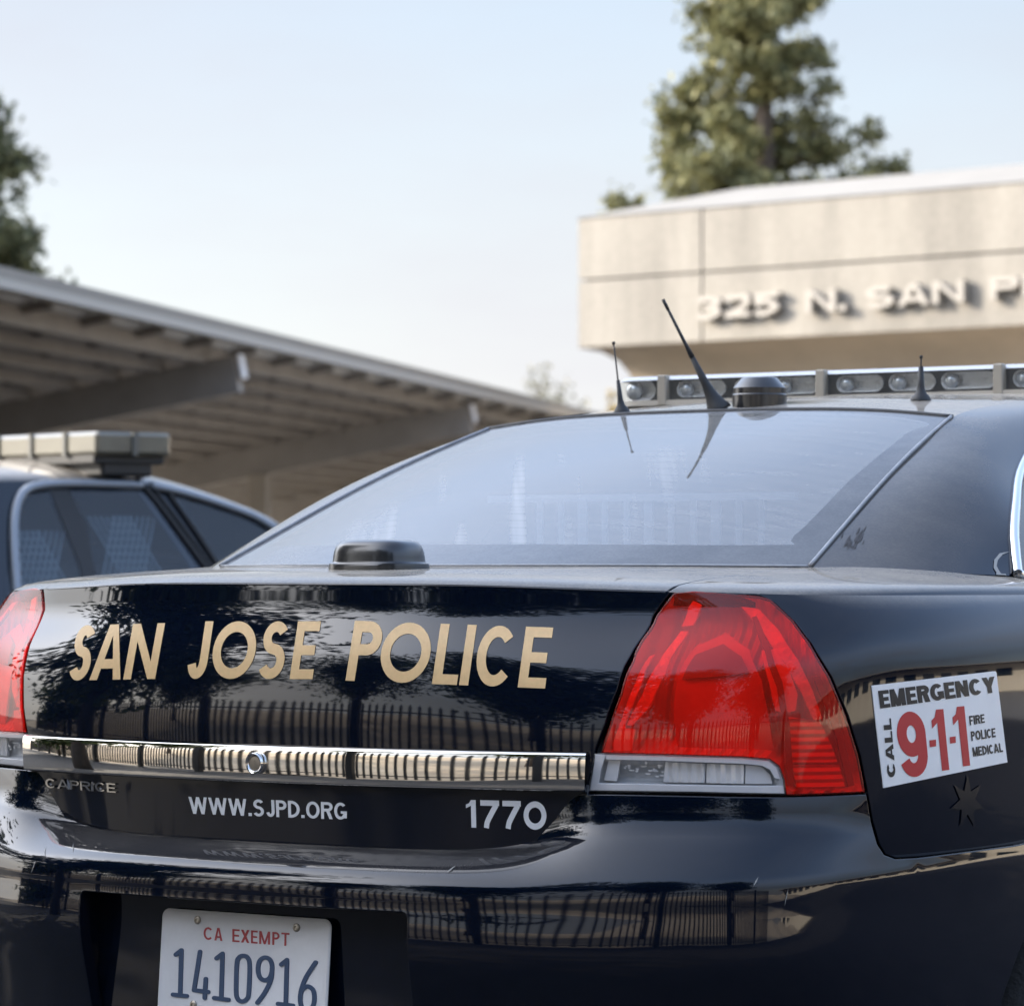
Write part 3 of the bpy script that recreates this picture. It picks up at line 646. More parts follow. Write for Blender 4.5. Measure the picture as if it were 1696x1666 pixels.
F += [tuple(range(n_)), tuple(range((len(us)-1)*n_, len(us)*n_))[::-1]]
cb = obj('chrome_bar', V, F, M['chrome'], lid); cb.data.set_sharp_from_angle(angle=R(50))
# lock on the bar
p, nn = U.ev([U.px(434, 1262)], .012); p = p[0]; nv = nn[0]; e1 = np.cross((0, 0, 1), nv); e1 /= np.linalg.norm(e1); e2 = np.cross(nv, e1)
mb = MB(); mb.lathe(p, [(.0155, 0), (.0165, .003), (.0165, .006), (.0145, .0085), (.0115, .0075), (.0105, .003)], 32, ax=np.array([e1, e2, nv])); mb.build('lock', M['chrome'], lid, True, angle=60)
mb = MB(); mb.lathe(p, [(.0104, .0035), (.0100, .0050), (.004, .0055)], 24, ax=np.array([e1, e2, nv])); mb.box(p+nv*.0055, (.0022, .010, .001), ax=[e1, e2, nv]); mb.build('lock_core', M['steel'], lid, False)

# ------------------------------------------------------------------ lettering on the car
WID = dict(A=.74, C=.66, D=.64, E=.54, F=.52, G=.70, I=.0, J=.50, L=.50, M=.78, N=.66, O=.74, P=.58, R=.64, S=.60, T=.60, W=1.0, X=.68, Y=.68)
def text_shapes(spec, T, t, quad):
    """spec: list of (char, x0, x1) in fractions of the line; quad = bl, br, tr, tl"""
    bl, br, tr, tl = [np.array(q, float) for q in quad]; out = []
    for ch, a, b in spec:
        for g in glyph(ch, (b-a)*T, t):
            out.append([[tuple((bl*(1-(a+x/T))+br*(a+x/T))*(1-y)+(tl*(1-(a+x/T))+tr*(a+x/T))*y) for x, y in c] for c in g])
    return out
def auto(s, t, sp=.09, gap=.34):
    x = 0; sps = []
    for ch in s:
        if ch == ' ': x += gap; continue
        w = {'1': .38, '.': t*1.1, '-': .3, 'I': t}.get(ch, WID.get(ch, .56)); sps.append((ch, x, x+w)); x += w+sp
    T = x-sp; return [(c, a/T, b/T) for c, a, b in sps], T
def lay(mb, shapes, sf, sp=7, h=.0007, thick=0.0):
    V, F, dg = tri_fill(shapes, sp)
    if hasattr(sf, 'px'): uv = np.array([sf.px(*p) for p in V]); X, N = sf.ev(uv, h)
    else: X = np.array([sf(*p) for p in V]); N = np.tile(sf.n, (len(X), 1)); X = X+N*h
    # (u, v) may run clockwise seen from behind, so turn faces to the surface normal
    F = [f if np.dot(np.cross(X[f[1]]-X[f[0]], X[f[2]]-X[f[0]]), N[f[0]]) > 0 else f[::-1] for f in F]
    mb.add(X, F, N)
    if thick:
        ed = {}
        for f in F:
            for i in range(3): e = (f[i], f[(i+1) % 3]); ed[e] = 1
        for a, b in [e for e in ed if (e[1], e[0]) not in ed]:
            q = [X[a], X[b], X[b]-N[b]*thick, X[a]-N[a]*thick]; n0 = np.cross(q[2]-q[0], q[1]-q[0]); n0 = n0/(np.linalg.norm(n0)+1e-12); mb.add(q, [(0, 3, 2, 1)], [n0]*4)
    return mb
mb = MB()
for spec, T, quad in (([('S', 0, .235), ('A', .25, .605), ('N', .637, 1)], 2.15, [(112,1127),(257.5,1124),(274,1032),(128,1036)]),
                      ([('J', 0, .165), ('O', .194, .526), ('S', .565, .765), ('E', .822, 1)], 2.95, [(305,1124),(518,1124.5),(532,1029),(319,1029)]),
                      ([('P', 0, .150), ('O', .156, .403), ('L', .433, .558), ('I', .569, .620), ('C', .638, .829), ('E', .863, 1)], 4.05, [(572.5,1127),(903,1140),(916.5,1039.5),(588.3,1028)])):
    mb = MB(); lay(mb, text_shapes(spec, T, .185, quad), U); mb.build('gold_lettering', M['gold'], lid, True, 'gold italic word '+''.join(q[0] for q in spec))
sp_, T = auto('WWW.SJPD.ORG', .17, .08)
mb = MB(); lay(mb, text_shapes(sp_, T, .165, [(315,1347),(575,1357),(575,1329),(312.5,1319)]), U); mb.build('web_address', M['white_vinyl'], lid, True, 'silver white lettering WWW.SJPD.ORG')
mb = MB(); lay(mb, text_shapes([('1', 0, .16), ('7', .19, .42), ('7', .46, .685), ('0', .72, 1)], 3.6, .215, [(771,1369.5),(905.5,1374),(905.5,1327),(770,1324)]), U); mb.build('unit_number', M['white_vinyl'], lid, True, 'silver white number 1770')
sp_, T = auto('CAPRICE', .16, .07)
mb = MB(); lay(mb, text_shapes(sp_, T*1.25, .15, [(79,1303.5),(194.5,1312),(193.6,1297),(77.4,1288)]), U, sp=3, h=.0035, thick=.004); mb.build('name_badge', M['chrome'], lid, False, 'chrome badge reading CAPRICE')

# sticker on the right quarter panel
Z5 = lambda *P: [(1396+x/5.553, 1060+y/5.553) for x, y in P]
stk = bpy.data.objects.new('safety_sticker', None); COL.objects.link(stk); stk.parent = car
mb = MB(); lay(mb, [[Z5((258,418),(1372,287),(1395,286),(1404,300),(1505,1122),(1440,1135),(365,1358))]], U, sp=9, h=.0016, thick=.0015); mb.build('sticker_sheet', M['sticker'], stk, True, 'white emergency sticker')
for s_, q, tt, gp in (('EMERGENCY', Z5((335,628),(1403,478),(1382,333),(313,466)), .235, .045), ('CALL', Z5((478,1254),(432,716),(360,722),(402,1262)), .22, .06), ('FIRE', Z5((1157,782),(1295,757),(1287,678),(1147,697)), .20, .07), ('POLICE', Z5((1172,925),(1395,889),(1388,806),(1163,838)), .20, .07), ('MEDICAL', Z5((1188,1070),(1462,1025),(1450,943),(1178,985)), .20, .07)):
    sp_, T = auto(s_, .2, gp); mb = MB(); lay(mb, text_shapes(sp_, T, tt, q), U, sp=6, h=.0022); mb.build('sticker_text', M['black_ink'], stk, True, 'black word '+s_)
red = text_shapes([('9', 0, 1)], .62, .21, Z5((530,1272),(790,1238),(728,643),(468,668)))
red += text_shapes([('1', 0, 1)], .40, .20, Z5((842,1206),(975,1190),(920,631),(783,644)))
red += text_shapes([('1', 0, 1)], .40, .20, Z5((1035,1166),(1166,1150),(1112,604),(976,618)))
red += [[Z5((785,920),(845,913),(847,974),(790,982))], [Z5((972,890),(1025,882),(1028,942),(975,950))]]
mb = MB(); lay(mb, red, U, sp=6, h=.0022); mb.build('sticker_number', M['red_ink'], stk, True, 'red number 9-1-1')
# faint star emblem under the sticker
st = []
for k in range(14): a = R(90+k*360/14); r_ = 46 if k % 2 == 0 else 20; st.append((1601+r_*.62*math.cos(a), 1328-r_*math.sin(a)))
M['ghost'] = mat('faded_emblem', (.0045, .006, .010), .18)
mb = MB(); lay(mb, [[st]], U, sp=7, h=.0018); mb.build('star_emblem', M['ghost'], car, True, 'faint dark seven pointed star emblem')

# licence plate
PO = np.array((-.002, -.0355, .645)); tilt = .012/.145; PZ = np.array((0, -tilt, -1.0)); PZ = PZ/np.linalg.norm(PZ)
class Pl:
    n = np.array((0, -1.0, tilt))/math.hypot(1, tilt)
    def __call__(s, px, py): return on_plane(px, py, PO, s.n)
pl = Pl()
plate = bpy.data.objects.new('license_plate', None); COL.objects.link(plate); plate.parent = car
PWd, PH = .318, .159
def pp(x, y): return PO+np.array((x-PWd/2, 0, 0))+PZ*y
mb = MB(); o1 = rrect(0, 0, PWd, PH, .013); o2 = rrect(.0065, .0065, PWd-.0065, PH-.0065, .009); o15 = rrect(.003, .003, PWd-.003, PH-.003, .011)
k = len(o1); V = [pp(*q)-pl.n*.0015 for q in o1]+[pp(*q) for q in o1]+[pp(*q)+pl.n*.0016 for q in o15]+[pp(*q)+pl.n*.0003 for q in o2]
F = [tuple(range(3*k, 4*k))[::-1]]
for a in range(3):
    for i in range(k): j = (i+1) % k; F.append((a*k+i, a*k+j, (a+1)*k+j, (a+1)*k+i))
mb.add(V, F); mb.build('plate_sheet', M['plate'], plate, True, angle=35)
Z8 = lambda P: [(230+x/4.846, 1460+y/4.846) for x, y in P]
mb = MB(); lay(mb, text_shapes([('C', 0, .11), ('A', .125, .22), ('E', .335, .42), ('X', .435, .535), ('E', .552, .63), ('M', .648, .775), ('P', .80, .885), ('T', .905, 1)], 6.3, .15, Z8([(522,462),(1210,515),(1212,410),(522,360)])), pl, h=.0008); mb.build('plate_heading', M['plate_red'], plate, True, 'red words CA EXEMPT')
def rstroke(P, w):
    P = smooth_path(P, 6) if len(P) > 2 else dens(P, 8)[:1]+[np.array(P[1], float)]
    P = [np.array(p, float) for p in P]; body = stroke(P, w); out = [body]
    for e in (P[0], P[-1]): out.append([[(e[0]+w/2*math.cos(R(a)), e[1]+w/2*math.sin(R(a))) for a in range(0, 360, 24)]])
    return out
dg_ = []
for P in ([(300,583),(345,548)], [(345,548),(335,908)], [(278,903),(388,915)], [(495,560),(468,730),(446,868)], [(446,868),(560,882)], [(541,778),(532,930)],
          [(627,612),(675,575)], [(675,575),(665,935)], [(608,930),(722,945)], [(1146,662),(1192,625)], [(1192,625),(1182,985)], [(1120,977),(1240,992)],
          [(1072,690),(1064,780),(1015,885),(955,968)], [(1422,645),(1345,765),(1306,870),(1299,940)]): dg_ += rstroke(P, 34)
for P in ([(838,592),(876,608),(893,675),(885,890),(868,940),(832,958),(797,938),(784,870),(790,660),(804,610)], [(1018,606),(1060,630),(1073,695),(1055,765),(1015,788),(975,765),(960,700),(974,632)], [(1357,838),(1400,865),(1412,930),(1398,1000),(1354,1022),(1310,998),(1298,925),(1315,862)]):
    q = smooth_path(P, 6, True); dg_.append(stroke(q, 34, True))
dg_ = [[Z8(c) for c in g] for g in dg_]
mb = MB(); lay(mb, dg_, pl, sp=4, h=.0017, thick=.0017); mb.build('plate_number', M['plate_blue'], plate, True, 'embossed blue number 1410916')
for x, y in ((474,305),(1268,366),(440,985),(1235,1046)):
    p = pl(*Z8([(x, y)])[0]); mb = MB(); ax = np.array([(1, 0, 0), np.cross(pl.n, (1, 0, 0)), pl.n]); mb.lathe(p, [(.0062, -.001), (.0062, .0018), (.0045, .003), (.0028, .003), (.0026, .0015)], 16, ax=ax); mb.build('plate_screw', M['steel'], plate, True, angle=40)
# ------------------------------------------------------------------ near police car: glass, pillars, roof
def glassmat(name, base, ior, film, rough=.015, streak=True, runs=False):
    m, n, l, b, o_ = nodes(name); n.remove(b)
    tc = n.new('ShaderNodeTexCoord')
    tr = n.new('ShaderNodeBsdfTransparent'); tr.inputs[0].default_value = (*base, 1)
    gl = n.new('ShaderNodeBsdfGlossy'); gl.inputs['Roughness'].default_value = rough
    fr = front_fresnel(n, l, ior)
    mx = n.new('ShaderNodeMixShader'); l.new(fr, mx.inputs[0]); l.new(tr.outputs[0], mx.inputs[1]); l.new(gl.outputs[0], mx.inputs[2])
    df = n.new('ShaderNodeBsdfDiffuse'); df.inputs[0].default_value = (.74, .72, .68, 1)
    t = n.new('ShaderNodeTexNoise'); t.inputs['Scale'].default_value = 3.0; t.inputs['Detail'].default_value = 7; t.inputs['Roughness'].default_value = .7
    mp = n.new('ShaderNodeMapping'); mp.inputs['Scale'].default_value = (.8, 9, 30) if streak else (1, 1, 1); l.new(tc.outputs['Object'], mp.inputs[0]); l.new(mp.outputs[0], t.inputs['Vector'])
    r_ = n.new('ShaderNodeMapRange'); r_.inputs['From Min'].default_value = .25; r_.inputs['From Max'].default_value = .8; r_.inputs['To Min'].default_value = film*.82; r_.inputs['To Max'].default_value = film*1.2; l.new(t.outputs[0], r_.inputs[0])
    fac = r_.outputs[0]
    if runs:
        mpr = n.new('ShaderNodeMapping'); mpr.inputs['Rotation'].default_value = (0, 0, R(-36.5)); l.new(tc.outputs['Object'], mpr.inputs[0])
        mps = n.new('ShaderNodeMapping'); mps.inputs['Scale'].default_value = (30, 1.0, 1.0); l.new(mpr.outputs[0], mps.inputs[0]); mpr = mps
        tr_ = n.new('ShaderNodeTexNoise'); tr_.inputs['Scale'].default_value = 1.0; tr_.inputs['Detail'].default_value = 2; l.new(mpr.outputs[0], tr_.inputs['Vector'])
        q1 = n.new('ShaderNodeMapRange'); q1.inputs['From Min'].default_value = .55; q1.inputs['From Max'].default_value = .75; q1.inputs['To Max'].default_value = .22; l.new(tr_.outputs[0], q1.inputs[0])
        sz = n.new('ShaderNodeSeparateXYZ'); l.new(tc.outputs['Object'], sz.inputs[0])
        q2 = n.new('ShaderNodeMapRange'); q2.inputs['From Min'].default_value = .78; q2.inputs['From Max'].default_value = .98; q2.inputs['To Min'].default_value = 1; q2.inputs['To Max'].default_value = 0; l.new(sz.outputs['Y'], q2.inputs[0])
        q3 = n.new('ShaderNodeMapRange'); q3.inputs['From Min'].default_value = .30; q3.inputs['From Max'].default_value = .12; l.new(sz.outputs['X'], q3.inputs[0])
        q4 = n.new('ShaderNodeMapRange'); q4.inputs['From Min'].default_value = -.36; q4.inputs['From Max'].default_value = -.16; l.new(sz.outputs['X'], q4.inputs[0])
        for q in (q2, q3, q4):
            mm = n.new('ShaderNodeMath'); mm.operation = 'MULTIPLY'; l.new(q1.outputs[0] if q is q2 else last.outputs[0], mm.inputs[0]); l.new(q.outputs[0], mm.inputs[1]); last = mm
        wl_ = n.new('ShaderNodeTexWave'); wl_.bands_direction = 'Y'; wl_.inputs['Scale'].default_value = 10; wl_.inputs['Distortion'].default_value = .0; l.new(tc.outputs['Object'], wl_.inputs['Vector'])
        qw = n.new('ShaderNodeMapRange'); qw.inputs['From Min'].default_value = .80; qw.inputs['From Max'].default_value = 1; qw.inputs['To Max'].default_value = -.035; l.new(wl_.outputs[0], qw.inputs[0])
        a1 = n.new('ShaderNodeMath'); l.new(fac, a1.inputs[0]); l.new(last.outputs[0], a1.inputs[1]); a2 = n.new('ShaderNodeMath'); a2.use_clamp = True; l.new(a1.outputs[0], a2.inputs[0]); l.new(qw.outputs[0], a2.inputs[1]); fac = a2.outputs[0]
    m2 = n.new('ShaderNodeMixShader'); l.new(fac, m2.inputs[0]); l.new(mx.outputs[0], m2.inputs[1]); l.new(df.outputs[0], m2.inputs[2]); l.new(m2.outputs[0], o_.inputs[0])
    return m
M['glass'] = glassmat('dusty_tinted_glass', (.30, .33, .36), 2.8, .17, runs=True)
M['frit'] = paint('glass_border', (.012, .014, .018), dust=.16, dcol=(.4, .4, .4), wave=0)
M['glass_side'] = glassmat('side_glass', (.02, .022, .026), 1.9, .02, streak=False)
gu, gv = T2.tu[-1], T2.tv[-1]
outer = [(-gu, 0.0), (gu, 0.0), (gu, gv*.985), (-gu, gv*.985)]
win = bpy.data.objects.new('rear_window', None); COL.objects.link(win); win.parent = car
def rr2(x0, y0, x1, y1, r_, n=8): return rrect(x0, y0, x1, y1, r_, n)
# the clear area inside the printed border (narrower towards the roof, as the glass is)
ci = smooth_path([(-gu*.90, gv*.17), (-gu*.84, gv*.115), (0, gv*.115), (gu*.84, gv*.115), (gu*.90, gv*.17), (gu*.90, gv*.5), (gu*.905, gv*.82), (gu*.87, gv*.94), (0, gv*.965), (-gu*.87, gv*.94), (-gu*.905, gv*.82), (-gu*.90, gv*.5)], .01, True)
mb = MB(); panel(mb, T2, outer, holes=[ci], sp=.022, thick=.004, off=.0015); mb.build('window_border', M['frit'], win, True)
mb = MB(); panel(mb, T2, ci, sp=.022, thick=0, off=.0015); mb.build('window_pane', M['glass'], win, True)
mb = MB()
for sg in (1, -1):
    mb.tube([T2.ev([(sg*(gu-.001), gv*t)], .0032)[0][0] for t in np.linspace(0, .985, 40)], .0028, 8)
mb.tube([T2.ev([(u, .002)], .001)[0][0] for u in np.linspace(-gu, gu, 50)], .0022, 8)
mb.build('window_seal', M['seal'] if 'seal' in M else mat('grey_seal', (.28, .28, .29), .45, var=.2, scale=40), win, True)
mb = MB()
mb.tube([T2.ev([(u, gv*.992)], .0005)[0][0] for u in np.linspace(-gu, gu, 50)], .0045, 8)
mb.build('roof_seal', M['rubber'], win, True)
# pillars (right built, left mirrored)
for sg in (1, -1):
    X, N = T3.ev(T3.gu); F = [f for f in T3.F]
    X = X*np.array([sg, 1, 1]); N = N*np.array([sg, 1, 1])
    if N[len(N)//2][2] < 0: N = -N
    F = [f if np.dot(np.cross(X[f[1]]-X[f[0]], X[f[2]]-X[f[0]]), N[f[0]]) > 0 else f[::-1] for f in F]
    mb = MB(); mb.add(X, F, N); mb.build('rear_pillar', M['paint_pillar'], car, True)
# roof
X, N = T4.ev(T4.gu); mb = MB(); mb.add(X, T4.F, N if N[:, 2].mean() > 0 else -N); roof = mb.build('roof', PT, car, True)
# front: windscreen and bonnet, only their general form
Pw = [[(0,4.0,1.05),(.35,3.95,1.04),(.72,3.8,1.02)], [(0,3.6,1.24),(.33,3.56,1.23),(.67,3.45,1.19)], [(0,3.15,1.42),(.30,3.15,1.415),(.60,3.15,1.37)]]
Tw = Surf(Pw, nu=40, nv=20); X, N = Tw.ev(Tw.gu); mb = MB(); mb.add(X, Tw.F, N if N[:, 2].mean() > 0 else -N); mb.build('windscreen', M['glass_side'], car, True)
Ph = [[(0,5.0,.80),(.35,4.95,.79),(.72,4.75,.78)], [(0,4.6,.98),(.35,4.55,.97),(.80,4.35,.96)], [(0,4.0,1.06),(.35,3.95,1.05),(.78,3.8,1.02)]]
Th = Surf(Ph, nu=40, nv=20); X, N = Th.ev(Th.gu); mb = MB(); mb.add(X, Th.F, N if N[:, 2].mean() > 0 else -N); mb.build('bonnet', PT, car, True)
# side windows with bright frame
for sg in (1, -1):
    poly = smooth_path([(1684,950),(1682,905),(1687,850),(1700,780)], 4)
    P3 = [np.array(O_[0])+np.array((0, .012, .004))]+[np.array(q) for q in O_[1:]]
    line = smooth_path([P3[0], P3[1], P3[2], P3[3], P3[4], P3[5], np.array((.57, 2.4, 1.405)), np.array((.59, 3.0, 1.35))], .03)
    low = [np.array((.772, y, 1.118)) for y in np.linspace(3.3, .92, 30)]
    loop = line+low
    s3 = np.array([sg, 1, 1.])
    V = [q*s3 for q in loop]; c0 = np.mean(V, 0)
    rim = V+[V[0]]
    mb = MB(); mb.tube([q+np.array((sg*.004, 0, 0)) for q in smooth_path(V, .03, True)]+[V[0]+np.array((sg*.004, 0, 0))], .0085, 10, cap=False); fr_ = mb.build('window_frame', M['trim'], car, True)
    # pane lofted between the roof line and the belt
    up = smooth_path([P3[0], P3[1], P3[2], P3[3], P3[4], P3[5], np.array((.57, 2.4, 1.405)), np.array((.59, 3.0, 1.35)), np.array((.75, 3.5, 1.15))], .02)
    V2 = []; F2 = []
    for q in up:
        lo_ = np.array((.772, q[1]+.02, 1.118)); 
        for t in np.linspace(0, 1, 5): V2.append((q*(1-t)+lo_*t-np.array((.006, 0, 0)))*s3)
    for i in range(len(up)-1):
        for j in range(4): F2.append((i*5+j, i*5+j+1, (i+1)*5+j+1, (i+1)*5+j))
    obj('side_window', V2, F2, M['glass_side'], car)
# inside: rear shelf, seat and prisoner cage, dim behind the tinted glass
M['cage'] = mat('cage_bars', (.85, .86, .88), .5)
mb = MB(); mb.box((0, .93, 1.125), (1.1, .62, .02), bev=.005); mb.build('parcel_shelf', M['dark'], car)
mb = MB(); mb.box((0, 1.35, 1.0), (1.2, .16, .45), bev=.05); mb.build('rear_seat', M['dark'], car)
mb = MB()
for k, x in enumerate(np.linspace(-.26, .20, 12)): mb.box((x, 1.02+.1*x, 1.185), (.010 if k % 3 else .017, .006, .15))
mb.box((-.03, 1.02, 1.115), (.62, .02, .02)); mb.box((-.03, 1.02, 1.262), (.62, .012, .012)); mb.build('prisoner_cage', M['cage'], car)
mb = MB(); mb.box((0, 2.3, .62), (1.66, 4.1, .5), bev=.1); mb.build('dark_core', M['dark'], car)  # solid dark block added inside the lower body to stop light
# dome housing on the deck
def footp(px, py): 
    v = ray(px, py); h = T1.bvh.ray_cast(Vector(CAM), Vector(v).normalized()); return np.array(h[0]) if h[0] else None
dc = np.array((.0, .275, 1.1432))
dax = np.array([(math.cos(R(2)), math.sin(R(2)), 0), (-math.sin(R(2)), math.cos(R(2)), 0), (0, 0, 1)])
V = []; F = []; ns = 40
prof = [(1.04, -.012), (1.04, .004), (1.03, .008), (.965, .0095), (.955, .012), (.945, .018), (.925, .026), (.88, .0345), (.80, .0402), (.68, .0432), (.45, .0445), (.15, .045)]
for q, z in prof:
    for k in range(ns):
        a = 2*math.pi*k/ns; e = 3.2; ca, sa = math.cos(a), math.sin(a); rr_ = (abs(ca)**e+abs(sa)**e)**(-1/e)
        V.append(dc+dax.T@np.array((.071*q*rr_*ca, .055*q*rr_*sa, z)))
for i in range(len(prof)-1):
    for k in range(ns): F.append((i*ns+k, i*ns+(k+1) % ns, (i+1)*ns+(k+1) % ns, (i+1)*ns+k))
F.append(tuple(range((len(prof)-1)*ns, len(prof)*ns)))
dm = obj('antenna_dome', V, F, M['plastic'], car); dm.data.set_sharp_from_angle(angle=R(60))
# aerials on the roof
def onroof(px, py):
    h = T4.bvh.ray_cast(Vector(CAM), Vector(ray(px, py)).normalized())
    return np.array(h[0]) if h[0] else np.array(T4.bvh.find_nearest(Vector(at(px, py, Y=1.5)))[0])
def aerial(px, py, tx, ty, kind, lab):
    b = onroof(px, py); dep = float(np.dot(b-CAM, DV)); tip = CAM+ray(tx, ty)*dep; ax = tip-b
    t = bpy.data.objects.new('aerial', None); COL.objects.link(t); t.parent = car; t['label'] = lab
    L = np.linalg.norm(ax); u = ax/L; s_ = 1.0
    if kind == 'big':
        pts = [b-u*.004, b+u*.002, b+u*.010, b+u*.025, b+u*.05, b+u*.105]; rad = [.022, .0215, .017, .0115, .0072, .0040]
        mb = MB(); mb.tube(pts, rad, 20); mb.build('aerial_base', M['rubber'], t, True)
        mb = MB(); mb.tube([b+u*.10, b+u*.125, b+ax], [.0050, .0030, .0022], 10); mb.tube([b+ax-u*.02, b+ax], .0029, 10); mb.build('aerial_rod', M['rubber'], t, True)
    else:
        pts = [b-u*.004, b+u*.001, b+u*.007, b+u*.014, b+u*.024, b+u*.058]; rad = [.0155, .0150, .0120, .0070, .0050, .0030]
        if kind == 'short': rad = [.0185, .018, .0145, .0085, .0060, .0042]
        mb = MB(); mb.tube(pts, rad, 18); mb.build('aerial_base', M['rubber'], t, True)
        mb = MB(); mb.tube([b+u*.05, b+ax], .0014, 8); mb.tube([b+ax-u*.005, b+ax], .0029, 8); mb.build('aerial_rod', M['rubber'], t, True)
aerial(1030, 684, 1016, 566, 'thin', 'thin upright aerial at the left of the roof')
aerial(1190, 678, 1098, 496, 'big', 'long leaning black aerial')
aerial(1525, 663, 1525.5, 589, 'short', 'short upright aerial in front of the light bar')
p = onroof(1258, 670); mb = MB(); mb.lathe(p, [(.047, -.012), (.047, .016), (.0455, .018), (.0455, .028), (.043, .031), (.032, .044), (.029, .046), (.01, .0465)], 32, ax=np.array([RV, DV, UPV])); mb.build('roof_puck', M['plastic'], car, True, angle=35)
# light bar across the roof
lb = bpy.data.objects.new('light_bar', None); COL.objects.link(lb); lb.parent = car
BY0, BY1 = 1.80, 2.10; bz0, bz1 = 1.458, 1.509; HX = .63
M['lb_clear'] = lens('light_bar_cover', (.90, .90, .88), haze=.05, rough=.25)
M['lb_body'] = mat('light_bar_body', (.10, .10, .10), .4)
M['lb_top'] = mat('light_bar_top', (.55, .54, .52), .35)
M['lb_strip'] = mat('light_bar_divider', (.36, .32, .26), .5)
M['lb_lamp'] = mat('lamp_reflector', (.95, .95, .95), .4, .1, bump=.7, bscale=130)
def lbx(x): return BY0+.035*(max(0, abs(x)-.56)/.07)**2
xs = np.linspace(-HX, HX, 61)
V = []; F = []
sec = lambda x: [(x, lbx(x)+.012, bz0-.012), (x, lbx(x)-.002, bz0-.004), (x, lbx(x), bz0+.006), (x, lbx(x)+.008, bz1-.006), (x, lbx(x)+.022, bz1+.002), (x, BY1-.03, bz1+.002), (x, BY1, bz1-.008), (x, BY1, bz0-.012)]
for x in xs: V += sec(x)
mb = MB(); mb.add(V[0:0], [])
def strip(cols, closed_ends=True):
    m_ = MB(); VV = []; FF = []; n_ = len(cols)
    for x in xs: q = sec(x); VV += [q[c] for c in cols]
    for i in range(60):
        for j in range(n_-1): FF.append((i*n_+j, (i+1)*n_+j, (i+1)*n_+j+1, i*n_+j+1))
    if closed_ends: FF += [tuple(range(n_)), tuple(range(60*n_, 61*n_))]
    return m_.add(VV, FF)
strip([2, 3]).build('bar_window', M['lb_clear'], lb, True)
strip([3, 4, 5, 6]).build('bar_top', M['lb_top'], lb, True, angle=40)
strip([2, 1, 0, 7]).build('bar_base', M['lb_strip'], lb, True, angle=40)
for sg in (-1, 1): mb = MB(); mb.add(sec(sg*HX), [tuple(range(8))]); mb.build('bar_end', M['lb_clear'], lb)
V = []; 
mb = MB()
for x0, x1 in zip(xs[:-1], xs[1:]): mb.add([(x0, lbx(x0)+.055, bz0), (x1, lbx(x1)+.055, bz0), (x1, lbx(x1)+.055, bz1), (x0, lbx(x0)+.055, bz1)], [(0, 1, 2, 3)])
mb.build('bar_back', M['lb_body'], lb)
for x in (-.505, -.152, .222, .505): mb = MB(); mb.box((x, lbx(x)+.005, (bz0+bz1)/2-.001), (.020, .016, .058), bev=.002); mb.build('bar_divider', M['lb_strip'], lb)
def module(x0, x1, big=False):
    y = lbx((x0+x1)/2)+.022; h = .0155 if not big else .019; L = x1-x0; n_ = 10; pts = []
    for k in range(n_+1): a = R(90+180*k/n_); pts.append((x0+h+h*math.cos(a), h*math.sin(a)))
    for k in range(n_+1): a = R(-90+180*k/n_); pts.append((x1-h+h*math.cos(a), h*math.sin(a)))
    zc = (bz0+bz1)/2+.001; V = []; k = len(pts)
    for sc, dy in ((1, 0), (.93, .0), (.72, .014), (.4, .022)):
        cx_ = (x0+x1)/2; V += [(cx_+(px-cx_)*(1-(1-sc)*h*2/L*1.4), y+dy+(lbx(px)-lbx(cx_)), zc+pz*sc) for px, pz in pts]
    F = [(a*k+i, a*k+(i+1) % k, (a+1)*k+(i+1) % k, (a+1)*k+i) for a in range(3) for i in range(k)]+[tuple(range(3*k, 4*k))]
    m_ = MB(); m_.add(V, F); m_.build('lamp_module', M['lb_lamp'], lb, True, angle=30)
    m_ = MB(); m_.lathe((x0+h*1.15, y+.010, zc), [(h*.95, 0), (h*.86, .006), (h*.6, .011), (h*.2, .013)], 18, ax=np.array([(1, 0, 0), (0, 0, 1), (0, -1, 0)])); m_.build('lamp_lens', M['lb_bulb'], lb, True)
M['lb_bulb'] = mat('lamp_bulb', (.55, .58, .62), .15, .5)
module(-.612, -.535, True)
for a, b in ((-.485, -.375), (-.355, -.285), (-.265, -.170), (-.130, -.030), (-.018, .080), (.092, .205), (.24, .34), (.36, .48)): module(a, b)
for x in (-.38, .30): mb = MB(); mb.box((x, 1.95, 1.450), (.10, .22, .03), bev=.006); mb.build('bar_foot', M['rubber'], lb)
# wheels
for sg in (1, -1):
    for wy in (WY+.0, WY+3.01):
        w_ = bpy.data.objects.new('wheel', None); COL.objects.link(w_); w_.parent = car
        ax = np.array([(0, 1, 0), (0, 0, 1), (sg, 0, 0)])
        mb = MB(); mb.lathe((sg*.675, wy, .34), [(.215, 0), (.30, 0), (.325, .015), (.34, .05), (.34, .17), (.325, .205), (.30, .22), (.215, .215), (.212, .05)], 40, ax=ax, cap=False); mb.build('tyre', M['tyre'], w_, True, angle=40)
        mb = MB(); mb.lathe((sg*.675, wy, .34), [(.216, .05), (.216, .20), (.20, .205), (.18, .185), (.06, .17), (.05, .195), (.02, .198)], 40, ax=ax); mb.build('rim', M['steel'], w_, True, angle=40)
for sg in (1, -1):
    for wy in (WY, WY+3.01):
        q = [(sg*.86, wy-.46*math.cos(R(a)), .36+.46*math.sin(R(a))) for a in range(-20, 201, 10)]; q2 = [(sg*.55, y, z) for _, y, z in q]; k = len(q)
        mb = MB(); mb.add(q+q2, [(i, i+1, k+i+1, k+i) for i in range(k-1)]); mb.build('wheel_housing', M['dark'], car, True)

